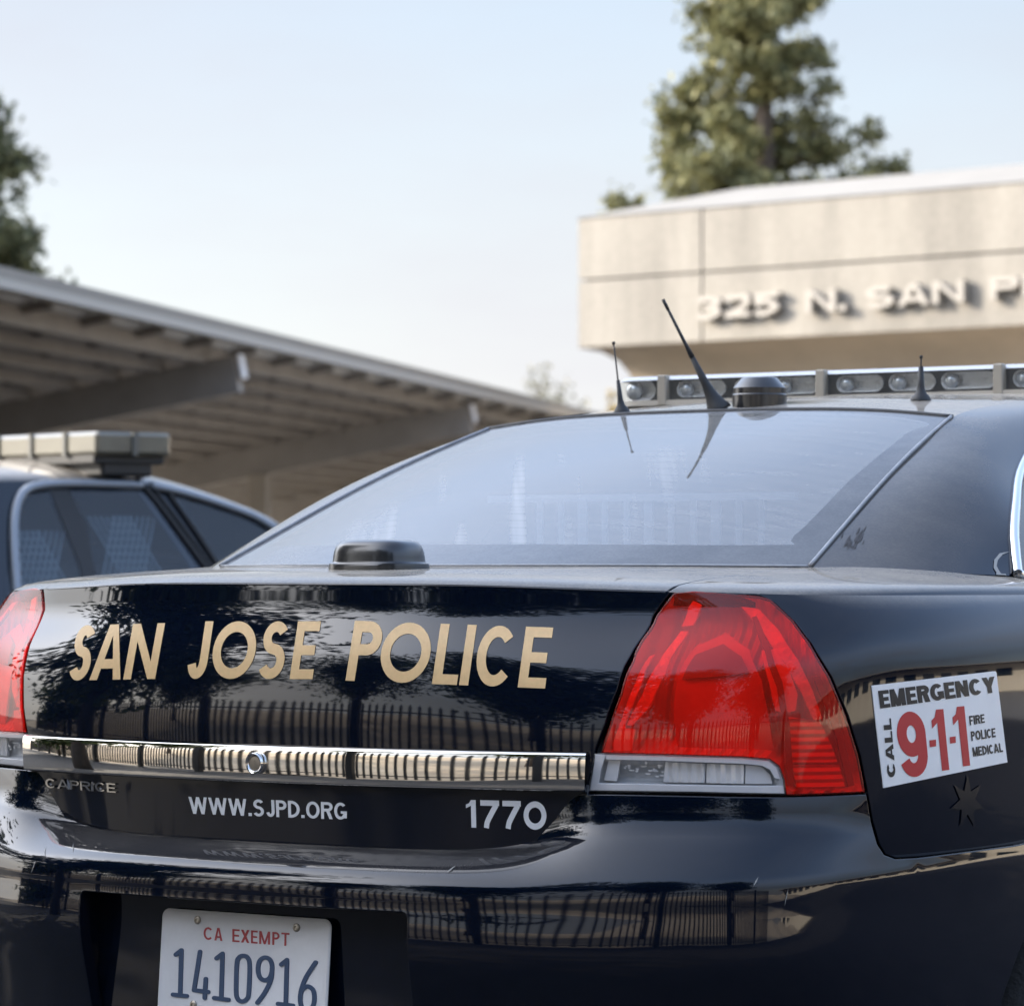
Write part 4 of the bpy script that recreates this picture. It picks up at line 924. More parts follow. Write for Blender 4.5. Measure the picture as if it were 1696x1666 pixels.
# scuffs and scratches on the pillar and bumper
M['scuff'] = mat('dark_scuff', (.035, .035, .038), .8); M['scratch'] = mat('pale_scratch', (.30, .29, .27), .6)
def sliver(x0, y0, x1, y1, w): return [[(x0, y0), ((x0+x1)/2-w*.3, (y0+y1)/2-w*.5), (x1, y1), ((x0+x1)/2+w*.5, (y0+y1)/2+w*.5)]]
rs = random.Random(3); L = []
for k in range(34): q = rs.random(); x = 1394+q*36+rs.uniform(-3, 3); y = 912-q*14+rs.gauss(0, 5)-abs(rs.gauss(0, 6)); ln = rs.uniform(6, 20)*(1-.4*q); L.append(sliver(x, y, x+ln*.55, y-ln, rs.uniform(1.0, 2.6)))
mb = MB(); lay(mb, L, T3, sp=6, h=.0012); mb.build('scuff_mark', M['scuff'], car, True, 'dark smudged scuff at the foot of the rear pillar')
arc_ = [(1672,914),(1660,919),(1652,928),(1650,938),(1655,948),(1664,956),(1673,957),(1664,960),(1652,953),(1645,941),(1646,928),(1655,917)]
mb = MB(); lay(mb, [[arc_]], T3, sp=5, h=.0012); mb.build('scratch', M['scratch'], car, True, 'pale curved scratch beside the side window')
for P in ((1247,1468,1256,1452,2), (1299,1500,1305,1470,1.5), (740,1445,755,1434,1.6), (52,1446,60,1424,1.4), (72,1420,76,1400,1.2), (120,1412,122,1396,1.2)):
    mb = MB(); lay(mb, [sliver(*P)], B, sp=5, h=.0010); mb.build('scratch', M['scratch'], car, True)
# ------------------------------------------------------------------ ground
M['asphalt'] = mat('asphalt', (.036, .033, .031), .9, var=.35, scale=3, bump=.4, bscale=180)
M['paving'] = mat('pale_paving', (.34, .29, .235), .9, var=.15, scale=.9, bump=.2, bscale=30)
M['road'] = mat('road_asphalt', (.085, .083, .08), .9, var=.25, scale=.7, bump=.2, bscale=90)
def sheet(name, x0, y0, x1, y1, z, m, kind='structure'):
    o = obj(name, [(x0, y0, z), (x1, y0, z), (x1, y1, z), (x0, y1, z)], [(0, 1, 2, 3)], m, smooth=False); return tag(o, kind=kind)
sheet('ground', -1500, -1500, 1500, 1500, 0, M['asphalt'])
FY = -6.6    # iron fence line behind the parking bay
sheet('bounce_paving', -90, 22, 60, 140, .004, mat('bounce_concrete', (.32, .295, .26), .9, var=.15, scale=.7))  # pale paving added to bounce light up under the carport and soffit
# pale bank of bare earth that rises behind the fence
nx_, ny_ = 60, 24; V = []
for j_ in range(ny_):
    for i_ in range(nx_):
        x = -45+90*i_/(nx_-1); y = FY-.5-22*j_/(ny_-1); t_ = j_/(ny_-1)
        V.append((x, y, -.05+3.2*t_**.8+.12*math.sin(x*.7+y)+.08*math.sin(x*1.9-y*1.3)*(t_ > 0)))
o = obj('earth_bank', V, [(j_*nx_+i_, (j_+1)*nx_+i_, (j_+1)*nx_+i_+1, j_*nx_+i_+1) for j_ in range(ny_-1) for i_ in range(nx_-1)], mat('dry_earth', (.60, .47, .32), .95, var=.22, scale=.9, bump=.5, bscale=4)); tag(o, kind='structure')

# ------------------------------------------------------------------ trees
M['bark'] = mat('bark', (.085, .065, .05), .9, var=.4, scale=6, bump=.6, bscale=14, stretch=(1, 1, .2))
def leafmat(name, c1, c2, tr=.3):
    m, n, l, b, o_ = nodes(name); g = n.new('ShaderNodeObjectInfo'); ge = n.new('ShaderNodeNewGeometry')
    r_ = n.new('ShaderNodeValToRGB'); r_.color_ramp.elements[0].color = (*c1, 1); r_.color_ramp.elements[1].color = (*c2, 1); l.new(ge.outputs['Random Per Island'], r_.inputs[0])
    l.new(r_.outputs[0], b.inputs['Base Color']); b.inputs['Roughness'].default_value = .55; b.inputs['Specular IOR Level'].default_value = .25
    t = n.new('ShaderNodeBsdfTranslucent'); l.new(r_.outputs[0], t.inputs[0]); mx = n.new('ShaderNodeMixShader'); mx.inputs[0].default_value = tr
    l.new(b.outputs[0], mx.inputs[1]); l.new(t.outputs[0], mx.inputs[2]); l.new(mx.outputs[0], o_.inputs[0]); return m
M['conifer'] = leafmat('conifer_needles', (.075, .085, .035), (.30, .28, .13), .2)
M['conifer_dull'] = leafmat('dull_needles', (.05, .062, .038), (.18, .19, .10), .2)
M['broadleaf'] = leafmat('broad_leaves', (.035, .055, .018), (.10, .13, .045), .3)
M['yellow_leaf'] = leafmat('yellowing_leaves', (.20, .15, .05), (.42, .32, .14), .3)
M['sparse_leaf'] = leafmat('sparse_leaves', (.10, .10, .06), (.24, .22, .14), .3)
def leaves(centers, size, n_each, spread, flat=.6):
    C_ = np.repeat(np.asarray(centers), n_each, 0); m_ = len(C_); P = C_+rng.normal(size=(m_, 3))*np.asarray(spread)
    a = rng.normal(size=(m_, 3)); a /= np.linalg.norm(a, axis=1)[:, None]; b = rng.normal(size=(m_, 3)); b[:, 2] *= flat; b -= a*np.sum(a*b, 1)[:, None]; b /= np.linalg.norm(b, axis=1)[:, None]
    s_ = size*(.6+.8*rng.random((m_, 1))); a *= s_; b *= s_*.55
    V = np.stack([P-a, P-b*.9, P+a, P+b*.9], 1).reshape(-1, 3); F = np.arange(m_*4).reshape(-1, 4); return V, F
def fastobj(name, V, F, m, parent):
    me = bpy.data.meshes.new(name); me.vertices.add(len(V)); me.vertices.foreach_set('co', np.asarray(V, np.float32).ravel()); k = F.shape[1]
    me.loops.add(F.size); me.loops.foreach_set('vertex_index', F.astype(np.int32).ravel()); me.polygons.add(len(F)); me.polygons.foreach_set('loop_start', np.arange(0, F.size, k, dtype=np.int32)); me.update(calc_edges=True)
    me.materials.append(m); o = bpy.data.objects.new(name, me); COL.objects.link(o); o.parent = parent; return o
def conifer(label, loc, h, w0, seed, m, leaf=.16, n_each=26, gap=.15, base=.12, group=None, name='pine_tree'):
    global rng; rng = np.random.default_rng(seed)
    t = thing(name, label, 'tree', loc, 0, group); mb = MB(); mb.tube([(0, 0, 0), (.05, 0, h*.5), (0, .05, h)], [h*.022, h*.013, .02], 9); cs = []
    z = h*base
    while z < h*.985:
        f = (z/h-base)/(1-base); L = w0*(1-f)**.75*(.9+.12*math.sin(9*f)); nb = int(rng.integers(4, 8))
        for k in range(nb):
            a = rng.random()*2*math.pi; l_ = L*(.50+.58*rng.random()); up = l_*rng.uniform(-.05, .35); e = np.array((math.cos(a)*l_, math.sin(a)*l_, up))
            p0 = np.array((0, 0, z)); mb.tube([p0, p0+e*.55+np.array((0, 0, -.05*l_)), p0+e], [.02+.012*l_, .012+.006*l_, .006], 5)
            for q in np.linspace(.22, 1, max(3, int(l_/.35))):
                c = p0+e*q+rng.normal(size=3)*.10; cs.append(c)
                if rng.random() < .6: cs.append(c+np.array((-math.sin(a), math.cos(a), .1))*rng.uniform(-.35, .35)*(1.2-q*.5)*l_*.5)
        z += h*.023*rng.uniform(.7, 1.5)
    V, F = leaves(cs, leaf, n_each, (.15, .15, .13)); fastobj('crown', V, F, m, t); mb.build('trunk', M['bark'], t, True); return t
def broad(label, loc, h, rad, seed, m, leaf=.13, n=220, n_each=40, base=.30, group=None, name='leafy_tree', squash=.8, low=None):
    global rng; rng = np.random.default_rng(seed)
    t = thing(name, label, 'tree', loc, 0, group); mb = MB(); zc = h*(base+(1-base)*.5); rz = h*(1-base)*.5
    mb.tube([(0, 0, 0), (.08, .05, h*base*.6), (.0, .1, h*base*1.15), (.15, .0, h*.75)], [.045*h*.5, .034*h*.5, .026*h*.5, .03], 10); cs = []
    for k in range(n):
        u = rng.normal(size=3); u /= np.linalg.norm(u); r_ = rng.random()**.42; c = np.array((u[0]*rad*r_, u[1]*rad*r_, zc+u[2]*rz*r_))
        lump = .75+.35*math.sin(3*u[0]+seed)*math.cos(4*u[1]-seed)+.2*math.sin(7*u[2]+seed); c[:2] *= lump; cs.append(c)
        if k % 9 == 0: mb.tube([(0, .05, h*base), c*.5+np.array((0, 0, h*base*.55)), c], [.018*h*.5, .010*h*.5, .01], 5)
    V, F = leaves(cs, leaf, n_each, (rad*.13, rad*.13, rad*.11)); fastobj('crown', V, F, m, t); mb.build('trunk', M['bark'], t, True); return t
def ground(p): return (float(p[0]), float(p[1]), 0.0)
p = at(1262, 600, D=78); conifer('tall bushy conifer rising behind the concrete building', ground(p), 17.4, 3.2, 31, M['conifer'], leaf=.10, n_each=58, base=.36)
p = at(-48, 600, D=70); conifer('dark conifer at the left edge, showing above the carport roof', ground(p), 9.7, 3.4, 23, M['conifer_dull'], leaf=.10, n_each=36)
p = at(905, 800, D=120); broad('small thin-leaved tree far off between carport and building', ground(p), 7.4, 1.7, 5, M['sparse_leaf'], leaf=.10, n=110, n_each=16, base=.35)
p = at(1010, 800, D=135); broad('low pale shrub far off behind the end of the carport', ground(p), 7.4, 1.0, 8, M['yellow_leaf'], leaf=.12, n=60, n_each=24, base=.1)
p = at(478, 850, D=95); broad('yellowing bush in sun at the far end of the carport', ground(p), 2.9, 1.1, 9, M['yellow_leaf'], leaf=.12, n=60, n_each=30, base=.1, name='bush')
# trees behind the photographer that shade the car and show in its paint
for i, (x, y, h, rd, zb_, lab) in enumerate(((-6.6, -2.9, 8.2, 3.1, 0, 'leafy tree inside the fence that shades the boot of the car'), (-1.2, -11.0, 8.5, 3.2, .6, 'dense leafy tree on the bank, straight behind the car'), (3.6, -11.5, 8.5, 3.2, .6, 'leafy tree on the bank, behind the photographer'), (9.5, -10.5, 8.5, 3.3, .5, 'leafy tree on the bank, right of the photographer'), (-9.5, -17, 9.0, 3.8, 1.6, 'leafy tree high on the bank, far left behind the car'), (-17, -6.5, 5.2, 3.0, 0, 'low spreading tree far to the left of the bay'), (-16, -13, 7.0, 3.4, 1.0, 'round leafy tree at the left end of the bank'))):
    broad(lab, (x, y, zb_), h, rd, 40+i, M['broadleaf'], leaf=.14, n=300, n_each=46, base=.2)

# ------------------------------------------------------------------ iron fence behind the bay
M['iron'] = mat('black_iron', (.012, .012, .013), .45)
def fence_panel(x0, first):
    t = thing('iron_fence_panel', 'black iron picket fence panel behind the parking bay', 'fence', (x0, FY, 0), 0, 'iron fence panels behind the bay')
    mb = MB()
    for k in range(1, 18): x = 3.2*k/18; mb.box((x, 0, .95), (.046, .046, 1.66)); mb.add([(x-.022, 0, 1.78), (x, -.012, 1.76), (x+.022, 0, 1.78), (x, .012, 1.76), (x, 0, 1.88)], [(0, 1, 4), (1, 2, 4), (2, 3, 4), (3, 0, 4), (3, 2, 1, 0)])
    mb.build('picket_row', M['iron'], t)
    mb = MB(); mb.box((1.6, .018, 1.55), (3.2, .04, .04)); mb.build('rail', M['iron'], t); mb = MB(); mb.box((1.6, .018, .28), (3.2, .04, .04)); mb.build('rail', M['iron'], t)
    mb = MB(); mb.box((0, 0, .97), (.17, .17, 1.94)); mb.lathe((0, 0, 1.94), [(.07, 0), (.07, .02), (.03, .05), (.055, .09), (.03, .14), (.001, .15)], 12); mb.build('post', M['iron'], t); return t
fp = fence_panel(-26.0, True)
def copy_tree(o, parent=None):
    c = o.copy(); COL.objects.link(c); c.parent = parent
    for ch in list(o.children): copy_tree(ch, c)
    return c
for k in range(1, 12): c = copy_tree(fp); c.location.x = -26+3.2*k
# ------------------------------------------------------------------ concrete police building
def concrete(name, col, streak=.35):
    m, n, l, b, o_ = nodes(name); b.inputs['Roughness'].default_value = .85; tc = n.new('ShaderNodeTexCoord')
    mp = n.new('ShaderNodeMapping'); mp.inputs['Scale'].default_value = (.55, .55, .10); l.new(tc.outputs['Object'], mp.inputs[0])
    t = n.new('ShaderNodeTexNoise'); t.inputs['Scale'].default_value = 1.7; t.inputs['Detail'].default_value = 9; t.inputs['Roughness'].default_value = .62; l.new(mp.outputs[0], t.inputs['Vector'])
    t2 = n.new('ShaderNodeTexNoise'); t2.inputs['Scale'].default_value = 14; t2.inputs['Detail'].default_value = 5; l.new(tc.outputs['Object'], t2.inputs['Vector'])
    ad = n.new('ShaderNodeMath'); ad.operation = 'MULTIPLY_ADD'; ad.inputs[1].default_value = .3; l.new(t2.outputs[0], ad.inputs[0]); l.new(t.outputs[0], ad.inputs[2])
    r_ = n.new('ShaderNodeValToRGB'); r_.color_ramp.elements[0].position = .5; r_.color_ramp.elements[1].position = .82
    r_.color_ramp.elements[0].color = (*[c*(1-streak) for c in col], 1); r_.color_ramp.elements[1].color = (*col, 1); l.new(ad.outputs[0], r_.inputs[0]); l.new(r_.outputs[0], b.inputs['Base Color'])
    bp = n.new('ShaderNodeBump'); bp.inputs['Strength'].default_value = .2; bp.inputs['Distance'].default_value = .02; l.new(t2.outputs[0], bp.inputs['Height']); l.new(bp.outputs[0], b.inputs['Normal']); return m
M['conc'] = concrete('cast_concrete', (.30, .275, .235), .42); M['conc_soffit'] = concrete('soffit_concrete', (.50, .42, .32), .2); M['conc_cap'] = concrete('roof_cap', (.24, .225, .20), .12)
M['joint'] = mat('joint_backing', (.26, .23, .19), .9)  # colour of the backing behind the open joints
TB = R(42.8); E1 = math.cos(TB)*RV-math.sin(TB)*DV; E2 = math.sin(TB)*RV+math.cos(TB)*DV   # along the face (right, nearer) and inward
BD = 50.0; BA = at(957.5, 576.5, D=BD); BH = 214.5/FPX*BD
zb = BA[2]; O0 = np.array((BA[0], BA[1], 0)); rz = math.atan2(E1[1], E1[0])
bld = thing('police_building', 'concrete police building with a deep overhanging fascia and raised address letters', 'building', tuple(O0), rz)
LEN = 26.0
def loft(prof, x0, x1, name, m, flip=False, smooth=False, x0s=None):
    V = [(x0 if x0s is None else x0s[i], y, z) for i, (y, z) in enumerate(prof)]+[(x1, y, z) for y, z in prof]; k = len(prof)
    F = [(i, i+1, k+i+1, k+i) for i in range(k-1)]; o = obj(name, V, F, m, bld, smooth=smooth); return o
# fascia panels, each a slab of its own between open joints
PWX = [0, 2.09, 7.62, 13.15, 18.7, 24.2]; JZ = zb+.868
for i in range(len(PWX)-1):
    for z0, z1 in ((zb, JZ-.012), (JZ+.012, zb+BH)):
        mb = MB(); a, b = PWX[i]+(.012 if i else 0), PWX[i+1]-.012; mb.box(((a+b)/2, .09, (z0+z1)/2), (b-a, .18, z1-z0), bev=.008); mb.build('fascia_panel', M['conc'], bld)
mb = MB(); mb.box((12.1, .22, zb+BH/2), (24.1, .20, BH-.02)); mb.build('fascia_backing', M['joint'], bld)
# sloping cap
rise, ins = .40, 1.5
V = [(-.02, -.02, zb+BH+.003), (24.3, -.02, zb+BH+.003), (24.3, ins, zb+BH+rise), (ins, ins, zb+BH+rise), (ins, 14, zb+BH+rise), (24.3, 14, zb+BH+rise), (-.02, 14, zb+BH+.003)]
obj('roof_cap', V, [(0, 1, 2, 3), (0, 3, 4, 6), (3, 2, 5, 4)], M['conc_cap'], bld, smooth=False)
mb = MB(); mb.box((.09, 7.1, zb+BH/2), (.18, 13.8, BH)); mb.build('side_fascia', M['conc'], bld)
# curved soffit and wall below
so_prof = [(.0, zb-.002), (.45, zb-.035), (.78, zb-.14), (1.0, zb-.30), (1.14, zb-.52), (1.2, zb-.8), (1.2, 0)]
V = [(.012, y, z) for y, z in so_prof]+[(24.2, y, z) for y, z in so_prof]; k = len(so_prof)
obj('soffit', V, [(i, i+1, k+i+1, k+i) for i in range(k-2)], M['conc_soffit'], bld, smooth=True)
mb = MB(); mb.box((12.6, 7.4, (zb-.8)/2), (22.8, 12.39, zb-.8)); mb.build('wall', M['conc_soffit'], bld)
mb = MB()
mb.add([(.012, y, z) for y, z in so_prof[:-1]]+[(.012, 13.5, zb-.8), (.012, 13.5, zb)], [tuple(range(8))]); mb.build('soffit_end', M['conc_soffit'], bld)
# raised address letters
class BP:
    n = -E2
    def __call__(s, px, py): return on_plane(px, py, BA, E2)
bpl = BP(); M['letter'] = mat('address_letter', (.295, .27, .235), .6, var=.05, scale=4)
def loc(P): d_ = P-O0; return np.array((d_@E1, d_@E2, d_[2]))
def bletters(s, quad, Ws, t=.20):
    T = sum(Ws)+.16*(len(Ws)-1); x = 0; sp_ = []
    for ch, w in zip(s, Ws): sp_.append((ch, x/T, (x+w)/T)); x += w+.16
    for c_ in sp_:
        sh = text_shapes([c_], T, t, quad); V, F, dg = tri_fill(sh, 4); X = np.array([loc(bpl(*p)) for p in V]); th = .10
        cen = (X[:, 0].max()+X[:, 0].min())/2
        Xf = X+np.array((0, -th-.03, 0)); m_ = MB(); F = [f if np.cross(X[f[1]]-X[f[0]], X[f[2]]-X[f[0]])[1] < 0 else f[::-1] for f in F]
        ed = {(f[i], f[(i+1) % 3]) for f in F for i in range(3)}; k = len(X)
        FF = list(F)+[(a, a+k, b+k, b) for a, b in ed if (b, a) not in ed]; m_.add(np.concatenate([Xf, Xf+np.array((0, th, 0))]), FF); m_.build('address_letter', M['letter'], bld)
# the letters are drawn as flat capitals: squarish digits are rounded by the blur of distance
bletters('325', [(1163,531),(1300,521),(1300,484),(1163,494)], [1.0, 1.0, 1.0], .24)
bletters('N.', [(1345,519),(1410,515),(1410,478),(1345,482)], [1.25, .25], .24)
bletters('SAN', [(1443,513),(1606,500),(1606,464),(1443,477)], [1.15, 1.25, 1.25], .24)
bletters('PEDRO', [(1650,497),(1920,477),(1920,441),(1650,461)], [1.1, 1.05, 1.15, 1.15, 1.2], .24)

# ------------------------------------------------------------------ carport
M['deck'] = mat('ribbed_roof_sheet', (.60, .575, .53), .6, .0, var=.25, scale=.6, stretch=(1, .2, 1)); M['beam'] = mat('brown_steel', (.27, .25, .23), .55, .0, var=.15, scale=2); M['fascia'] = mat('brown_gutter', (.20, .18, .15), .5, var=.1, scale=1); M['cap'] = mat('white_end_plate', (.75, .75, .76), .5); M['column'] = mat('beige_column', (.32, .285, .24), .6, var=.1, scale=2)
EH = 3.3; q0 = at(0, 445, D=(EH-1.15)*FPX/490); q1 = at(1010, 690, D=(EH-1.15)*FPX/245); EH = 3.17; ev_ = (q1-q0); ev_[2] = 0; ev_ /= np.linalg.norm(ev_)
wv_ = np.array((-ev_[1], ev_[0], 0)); wv_ = wv_ if wv_@RV < 0 else -wv_      # to the left, away from the high edge
cp_o = q0-ev_*12; cp_o[2] = 0
cp = thing('carport', 'long steel carport with a sloping ribbed roof on single columns', 'carport', tuple(cp_o), math.atan2(ev_[1], ev_[0]))
sgy = 1 if np.cross(ev_, wv_)[2] > 0 else -1; CL, CWd, SL = 118.0, 6.6, .19
Lc = lambda a, w, dz=0: (a, sgy*w, EH-SL*w+dz)
mb = MB(); V = []; F = []; nr = int(CWd/.3)
prof = []
for k in range(nr): w = .05+k*.3; prof += [(w, .06), (w+.17, .06), (w+.20, .115), (w+.27, .115)]
for a in (0, CL): V += [Lc(a, w, dz) for w, dz in prof]
k = len(prof); F = [(i, i+1, k+i+1, k+i) for i in range(k-1)]; V2 = [(x, y, z+.012) for x, y, z in V]
mb.add(V, F); mb.add(V2, [f[::-1] for f in F]); mb.build('roof_sheet', M['deck'], cp)
ax_s = np.array([(1, 0, 0), (0, sgy*math.cos(math.atan(SL)), -math.sin(math.atan(SL))), (0, sgy*math.sin(math.atan(SL)), math.cos(math.atan(SL)))])
mb = MB(); mb.box(Lc(CL/2, -.03, .045), (CL, .06, .17), ax=ax_s); mb.build('gutter', M['fascia'], cp)
mb = MB(); mb.box(Lc(CL/2, -.068, -.005), (CL, .03, .075), ax=ax_s); mb.build('roof_edge_strip', mat('pale_edge_strip', (.40, .37, .32), .6), cp)
mb = MB(); mb.box(Lc(CL/2, CWd, .0), (CL, .06, .2), ax=ax_s); mb.build('gutter', M['fascia'], cp)
for w in np.arange(.42, CWd-.1, .42): mb = MB(); mb.box(Lc(CL/2, w, -.03), (CL, .06, .15), ax=ax_s); mb.build('purlin', M['beam'], cp)
for k in range(int(CL/1.6)): mb = MB(); mb.box(Lc(k*1.6+1, CWd/2, .03), (.07, CWd-.2, .08), ax=ax_s); mb.build('roof_rib', M['beam'], cp)
def edge_a(px):   # distance along the edge where the photo column px meets it
    v = ray(px, 500); A = np.array([[ev_[0], -v[0]], [ev_[1], -v[1]]]); s_ = np.linalg.solve(A, (CAM-q0)[:2]); return s_[0]+12
a1, a2 = edge_a(412), edge_a(793); stp = a2-a1; a = a1-2*stp
while a < CL:
    if a > 0:
        mb = MB(); w0, w1 = .10, CWd-.15
        mb.box(Lc(a, (w0+w1)/2, -.26), (.16, (w1-w0)/math.cos(math.atan(SL)), .34), ax=ax_s); mb.build('roof_beam', M['beam'], cp)
        mb = MB(); mb.box(Lc(a, .06, -.20), (.17, .02, .22), ax=ax_s); mb.build('beam_end_plate', M['cap'], cp)
        mb = MB(); mb.box((a, sgy*2.7, (EH-SL*2.7-.42)/2), (.22, .22, EH-SL*2.7-.42)); mb.build('carport_column', M['column'], cp)
    a += stp

# ------------------------------------------------------------------ second police car
D2 = 12.7; T2a = R(52); F2v = math.sin(T2a)*RV+math.cos(T2a)*DV; N2v = math.cos(T2a)*RV-math.sin(T2a)*DV
P2 = at(200, 806, D=D2); tum = R(24); n2 = math.cos(tum)*N2v+math.sin(tum)*UPV      # side glass leans in
org = at(200, 806, D=D2); org = np.array((org[0], org[1], 0)); ang2 = math.atan2(F2v[1], F2v[0])-math.pi/2
car2 = thing('police_car', 'dark police sedan parked to the left, seen over the boot of the nearer car', 'police car', tuple(org), ang2)
rX = np.array((math.cos(ang2), math.sin(ang2), 0)); rY = np.array((-math.sin(ang2), math.cos(ang2), 0))
def l2(P): d_ = np.asarray(P)-org; return np.array((d_@rX, d_@rY, d_[2]))
def sd(px, py, off=0.0): return l2(on_plane(px, py, P2, n2)+n2*off)
nl = l2(org+n2)
M['glass2'] = glassmat('dark_side_glass', (.62, .68, .74), 1.55, .02, streak=False)
M['trim2'] = mat('satin_window_trim', (.24, .265, .30), .4, .3)
def plate2(name, pts, m, off, th=.012, sp=14):
    q = [sd(*p, off) for p in pts]; m_ = MB(); m_.prism(q, -nl*th); return m_.build(name, m, car2)
# greenhouse side skin from belt to gutter, full length
gut = [(-330,842),(-260,822),(-160,808),(-60,802),(40,800),(130,799),(230,803),(300,815),(360,832),(420,853),(470,876)]
gz = [sd(*p) for p in gut]; belt_z = 1.02
yb = [g_[1] for g_ in gz]
glass_out = smooth_path([(-20,1010),(14,1010),(17,900),(20,845),(36,818),(70,810),(130,808),(200,810),(246,815),(300,880),(352,948),(380,1010)], 6)
A_ = [(20,1012),(22,900),(26,850),(40,824),(72,816),(92,817),(126,900),(150,1000),(152,1012)]
B_ = [(66+14,820),(110,815),(180,815),(236,818),(290,890),(338,960),(360,1010),(162,1010),(140,940),(105,865)]
C_ = [(282,822),(340,838),(400,858),(440,880),(452,900),(430,960),(400,1000),(372,960),(330,890)]
plate2('rear_quarter_window', smooth_path(A_, 8, True), M['glass2'], .004); plate2('rear_door_window', smooth_path(B_, 8, True), M['glass2'], .004); plate2('front_door_window', smooth_path(C_, 8, True), M['glass2'], .004)
def band(name, line, r_, m, off=.012): m_ = MB(); m_.tube([sd(x, y, off) for x, y in smooth_path(line, 10)], r_, 8); return m_.build(name, m, car2, True)
for nm, P in (('door_pillar', [(226,803),(286,812),(330,880),(376,955),(402,1012),(352,1012),(330,962),(284,892),(234,822)]), ('quarter_skin', [(-330,843),(-160,808),(-60,803),(40,801),(70,808),(38,822),(25,850),(20,900),(18,1014),(-330,1014)]), ('gutter_skin', [(40,801),(130,799),(230,803),(300,815),(360,832),(420,853),(468,876),(455,892),(440,878),(400,856),(340,836),(282,820),(236,816),(110,813),(72,814)]), ('window_divider', [(80,812),(112,812),(142,870),(152,930),(166,1012),(146,1012),(130,935),(108,880)])): plate2(nm, P, M['paint_far'] if nm != 'window_divider' else M['rubber'], .001 if nm != 'window_divider' else .007)
band('window_frame', [(28,1015),(24,960),(21,900),(23,850),(36,818),(66,806),(130,803),(232,806)], .015, M['trim2'])
band('window_frame', [(246,806),(300,818),(360,836),(420,858),(455,880)], .013, M['trim2'])
band('door_seam', [(236,806),(272,850),(318,912),(372,985)], .010, M['rubber'], .006); band('door_seam', [(254,812),(296,866),(346,936),(384,985)], .008, M['rubber'], .006)
band('door_seam', [(278,818),(322,880),(366,948),(392,990)], .010, M['rubber'], .006)
# body shell as cross-sections along the car
secs = []
for g_ in gz:
    y = g_[1]; gx = g_[0]; zt = g_[2]; hw = .78; low = gx+(zt-belt_z)*math.tan(tum)
    cx_ = gx-.62
    k = zt-1.40
    secs.append([(cx_, y, zt+.085), (gx-.32, y, zt+.072), (gx-.10, y, zt+.040), (gx-.02, y, zt+.012), (gx+.004-.010, y, zt-.006), (gx-.26, y, (zt+belt_z)/2), (low-.012, y, belt_z), (low+.05, y, belt_z-.05), (low+.09, y, .80), (low+.07, y, .45), (low+.02, y, .25)])
midx = secs[5][0][0]; lowx = secs[5][6][0]
def deck_sec(y, zt, k=1.0):
    w = (lowx-midx)*k
    return [(midx, y, zt+.035), (midx+w*.40, y, zt+.028), (midx+w*.62, y, zt+.018), (midx+w*.80, y, zt+.004), (midx+w*.88, y, zt-.012), (midx+w*.94, y, zt-.03), (midx+w*.99, y, zt-.06), (midx+w+.04*k, y, zt-.12), (midx+w+.08*k, y, min(.80, zt-.16)), (midx+w+.06*k, y, .45), (midx+w+.01, y, .28)]
def blend(a, b, t): return [tuple(np.array(p)*(1-t)+np.array(q)*t) for p, q in zip(a, b)]
y0_, y1_ = secs[0][0][1], secs[-1][0][1]
sq = lambda s_: [(midx if k == 0 else x, y, z) for k, (x, y, z) in enumerate(s_)]
secs = [sq(s_) for s_ in secs]
rear = [deck_sec(y0_-1.72, .50, .86), deck_sec(y0_-1.70, .86, .92), deck_sec(y0_-1.60, 1.00, .96), deck_sec(y0_-1.1, 1.05), deck_sec(y0_-.72, 1.07)]
rear += [[(x, y0_-.45, z) for x, _, z in blend(rear[-1], secs[0], .42)], [(x, y0_-.20, z) for x, _, z in blend(rear[-1], secs[0], .80)]]
frt = [[(x, y1_+.22, z) for x, _, z in blend(secs[-1], deck_sec(0, 1.03), .6)], deck_sec(y1_+.50, 1.02), deck_sec(y1_+1.0, .98), deck_sec(y1_+1.6, .90, .96), deck_sec(y1_+1.82, .78, .88), deck_sec(y1_+1.86, .50, .82)]
n_rear = len(rear); secs = rear+secs+frt
SB = Surf(np.array(secs).transpose(1, 0, 2), sym=False, nu=150, nv=80); X, N = SB.ev(SB.gu)
if N[SB.gu[:, 1] < .3][:, 2].mean() < 0: N = -N
mid = midx; F = SB.F
def orient(X, F, N): return [f if np.dot(np.cross(X[f[1]]-X[f[0]], X[f[2]]-X[f[0]]), N[f[0]]) > 0 else f[::-1] for f in F]
mb = MB(); mb.add(X, orient(X, F, N), N); Xm = X*np.array([-1, 1, 1])+np.array([2*mid, 0, 0]); Nm = N*np.array([-1, 1, 1]); mb.add(Xm, orient(Xm, F, Nm), Nm); mb.build('body', M['paint_far'], car2, True)
# closed nose and tail, rear window
yf, yr = yb[-1], yb[0]
for nm, s_ in (('boot_end', secs[0]), ('nose_end', secs[-1])):
    ring = [p for p in s_]+[(2*mid-x, y, z) for x, y, z in s_[::-1]]; m_ = MB(); m_.add(ring, [tuple(range(len(ring)))]); m_.build(nm, M['paint_far'], car2)
u0, u1 = SB.tu[n_rear-3]+.06, SB.tu[n_rear]-.05; V = []; F2 = []
for a in np.linspace(u0, u1, 14):
    q, nq = SB.ev([(a, v_) for v_ in np.linspace(SB.tv[0], SB.tv[2], 9)]); sgz = 1 if nq[0][2] > 0 else -1; q = q+nq*.006*sgz
    V += [(2*mid-x, y, z) for x, y, z in q[:0:-1]]+[tuple(p_) for p_ in q]
F2 = [(r_*17+c_, r_*17+c_+1, (r_+1)*17+c_+1, (r_+1)*17+c_) for r_ in range(13) for c_ in range(16)]
obj('rear_window', V, F2, M['glass_side'], car2)
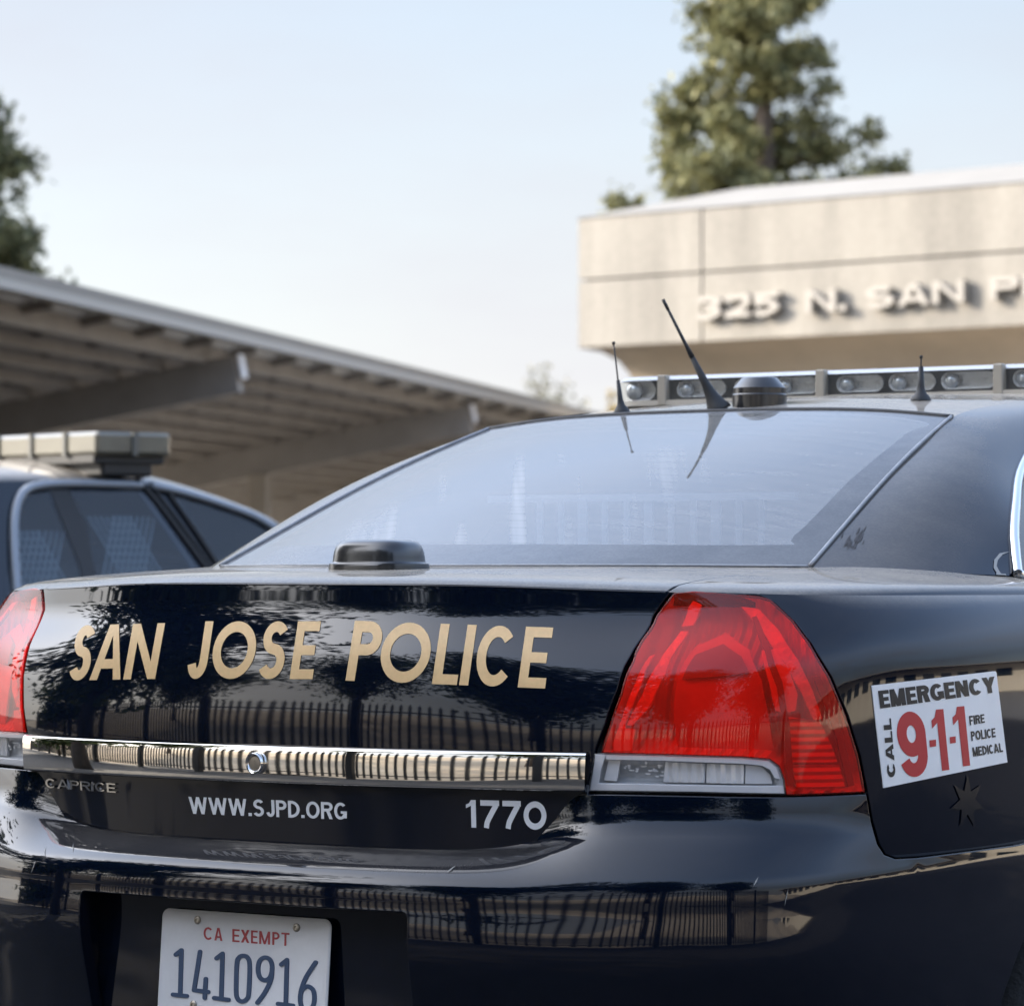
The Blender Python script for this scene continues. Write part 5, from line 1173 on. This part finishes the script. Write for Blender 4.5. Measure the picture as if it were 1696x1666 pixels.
for sx in (-1, 1):
    for yy in (yf+.75, yr-.75):
        m_ = MB(); m_.lathe((mid+sx*.70, yy, .34), [(.12, 0), (.30, 0), (.34, .04), (.34, .17), (.30, .21), (.12, .20)], 28, ax=np.array([(0, 1, 0), (0, 0, 1), (sx, 0, 0)])); m_.build('wheel', M['tyre'], car2, True, angle=40)
M['lattice'] = mat('pale_lattice', (.62, .64, .60), .6)
# lattice of the prisoner screen behind the door glass
m_ = MB(); c_ = sd(215, 905, -.03); c0 = sd(62, 930, -.03)
for cc in (c_, c0):
    for k in range(-3, 5):
        for sg in (1, -1): m_.tube([cc+np.array((.04, k*.022-.05*sg, -.11)), cc+np.array((-.04, k*.022+.05*sg, .11))], .0035, 5)
m_.build('prisoner_screen', M['lattice'], car2)
# light bar: rear face runs away to the left, end face towards the front
lb2 = bpy.data.objects.new('light_bar', None); COL.objects.link(lb2); lb2.parent = car2
M['lb2'] = mat('aged_light_bar_cover', (.12, .112, .085), .35, coat=.4, var=.18, scale=9); M['lb2_dark'] = mat('light_bar_dark_divider', (.10, .10, .09), .4)  # cover colour, and a dark tone for the divider strips
ec = l2(at(160, 735, D=D2-.15)); ee = l2(at(275, 738, D=D2+.02)); y0_, y1_ = ec[1], ee[1]+.02; xr = ec[0]; zt_, zb_ = 1.15+220*(D2-.1)/FPX, 1.15+181*(D2-.1)/FPX
m_ = MB(); m_.box((xr-.60, (y0_+y1_)/2, (zt_+zb_)/2), (1.2, y1_-y0_, zt_-zb_), bev=.012); m_.build('bar_body', M['lb2'], lb2)
m_ = MB(); m_.box((xr-.60, (y0_+y1_)/2, zb_-.012), (1.14, (y1_-y0_)*.94, .03), bev=.004); m_.build('bar_base', M['rubber'], lb2)
for f in (.16, .34, .52, .70, .88): m_ = MB(); m_.box((xr-1.2*f, y0_-.002, (zt_+zb_)/2), (.018, .012, (zt_-zb_)*1.02)); m_.build('bar_divider', M['lb2_dark'], lb2)
m_ = MB(); m_.box((xr+.002, y0_+(y1_-y0_)*.5, (zt_+zb_)/2), (.012, .02, (zt_-zb_)*1.0)); m_.build('bar_divider', M['lb2_dark'], lb2)
rz_ = gz[5][2]+.05
m_ = MB(); m_.box((xr-.16, (y0_+y1_)/2, (zb_-.02+rz_)/2), (.24, .20, zb_-.02-rz_+.06), bev=.01); m_.build('bar_foot', M['rubber'], lb2)
m_ = MB(); fp_ = sd(222, 800, .01); m_.tube([np.array((xr-.1, (y0_+y1_)/2+.05, zb_-.03)), fp_+np.array((0, 0, .03)), fp_], [.03, .022, .018], 6); m_.build('bar_strap', M['rubber'], lb2, True)
m_ = MB(); q = sd(216, 790, .02); m_.box(q, (.03, .075, .03), bev=.004); m_.build('roof_marker', M['cap'], lb2)

# ------------------------------------------------------------------ what the right side of the car mirrors: an office wing in the sun
M['render_w'] = concrete('office_render', (.86, .77, .63), .08); M['win_dark'] = mat('office_glass', (.02, .03, .035), .08, spec=.6)
wing = thing('office_wing', 'long pale office wing with a row of square windows, right of the car park', 'building', (40, 16, 0), R(-62))
mb = MB(); mb.box((0, 4, 2.3), (90, 8, 4.6)); mb.build('wall', M['render_w'], wing)
mb = MB(); mb.box((0, -.2, 4.75), (90.6, 8.6, .3), bev=.02); mb.build('eave', M['conc_cap'], wing)
for k in range(21):
    mb = MB(); mb.box((-42+k*4.2, -.02, 2.5), (2.6, .1, 1.7)); mb.build('window', M['win_dark'], wing)
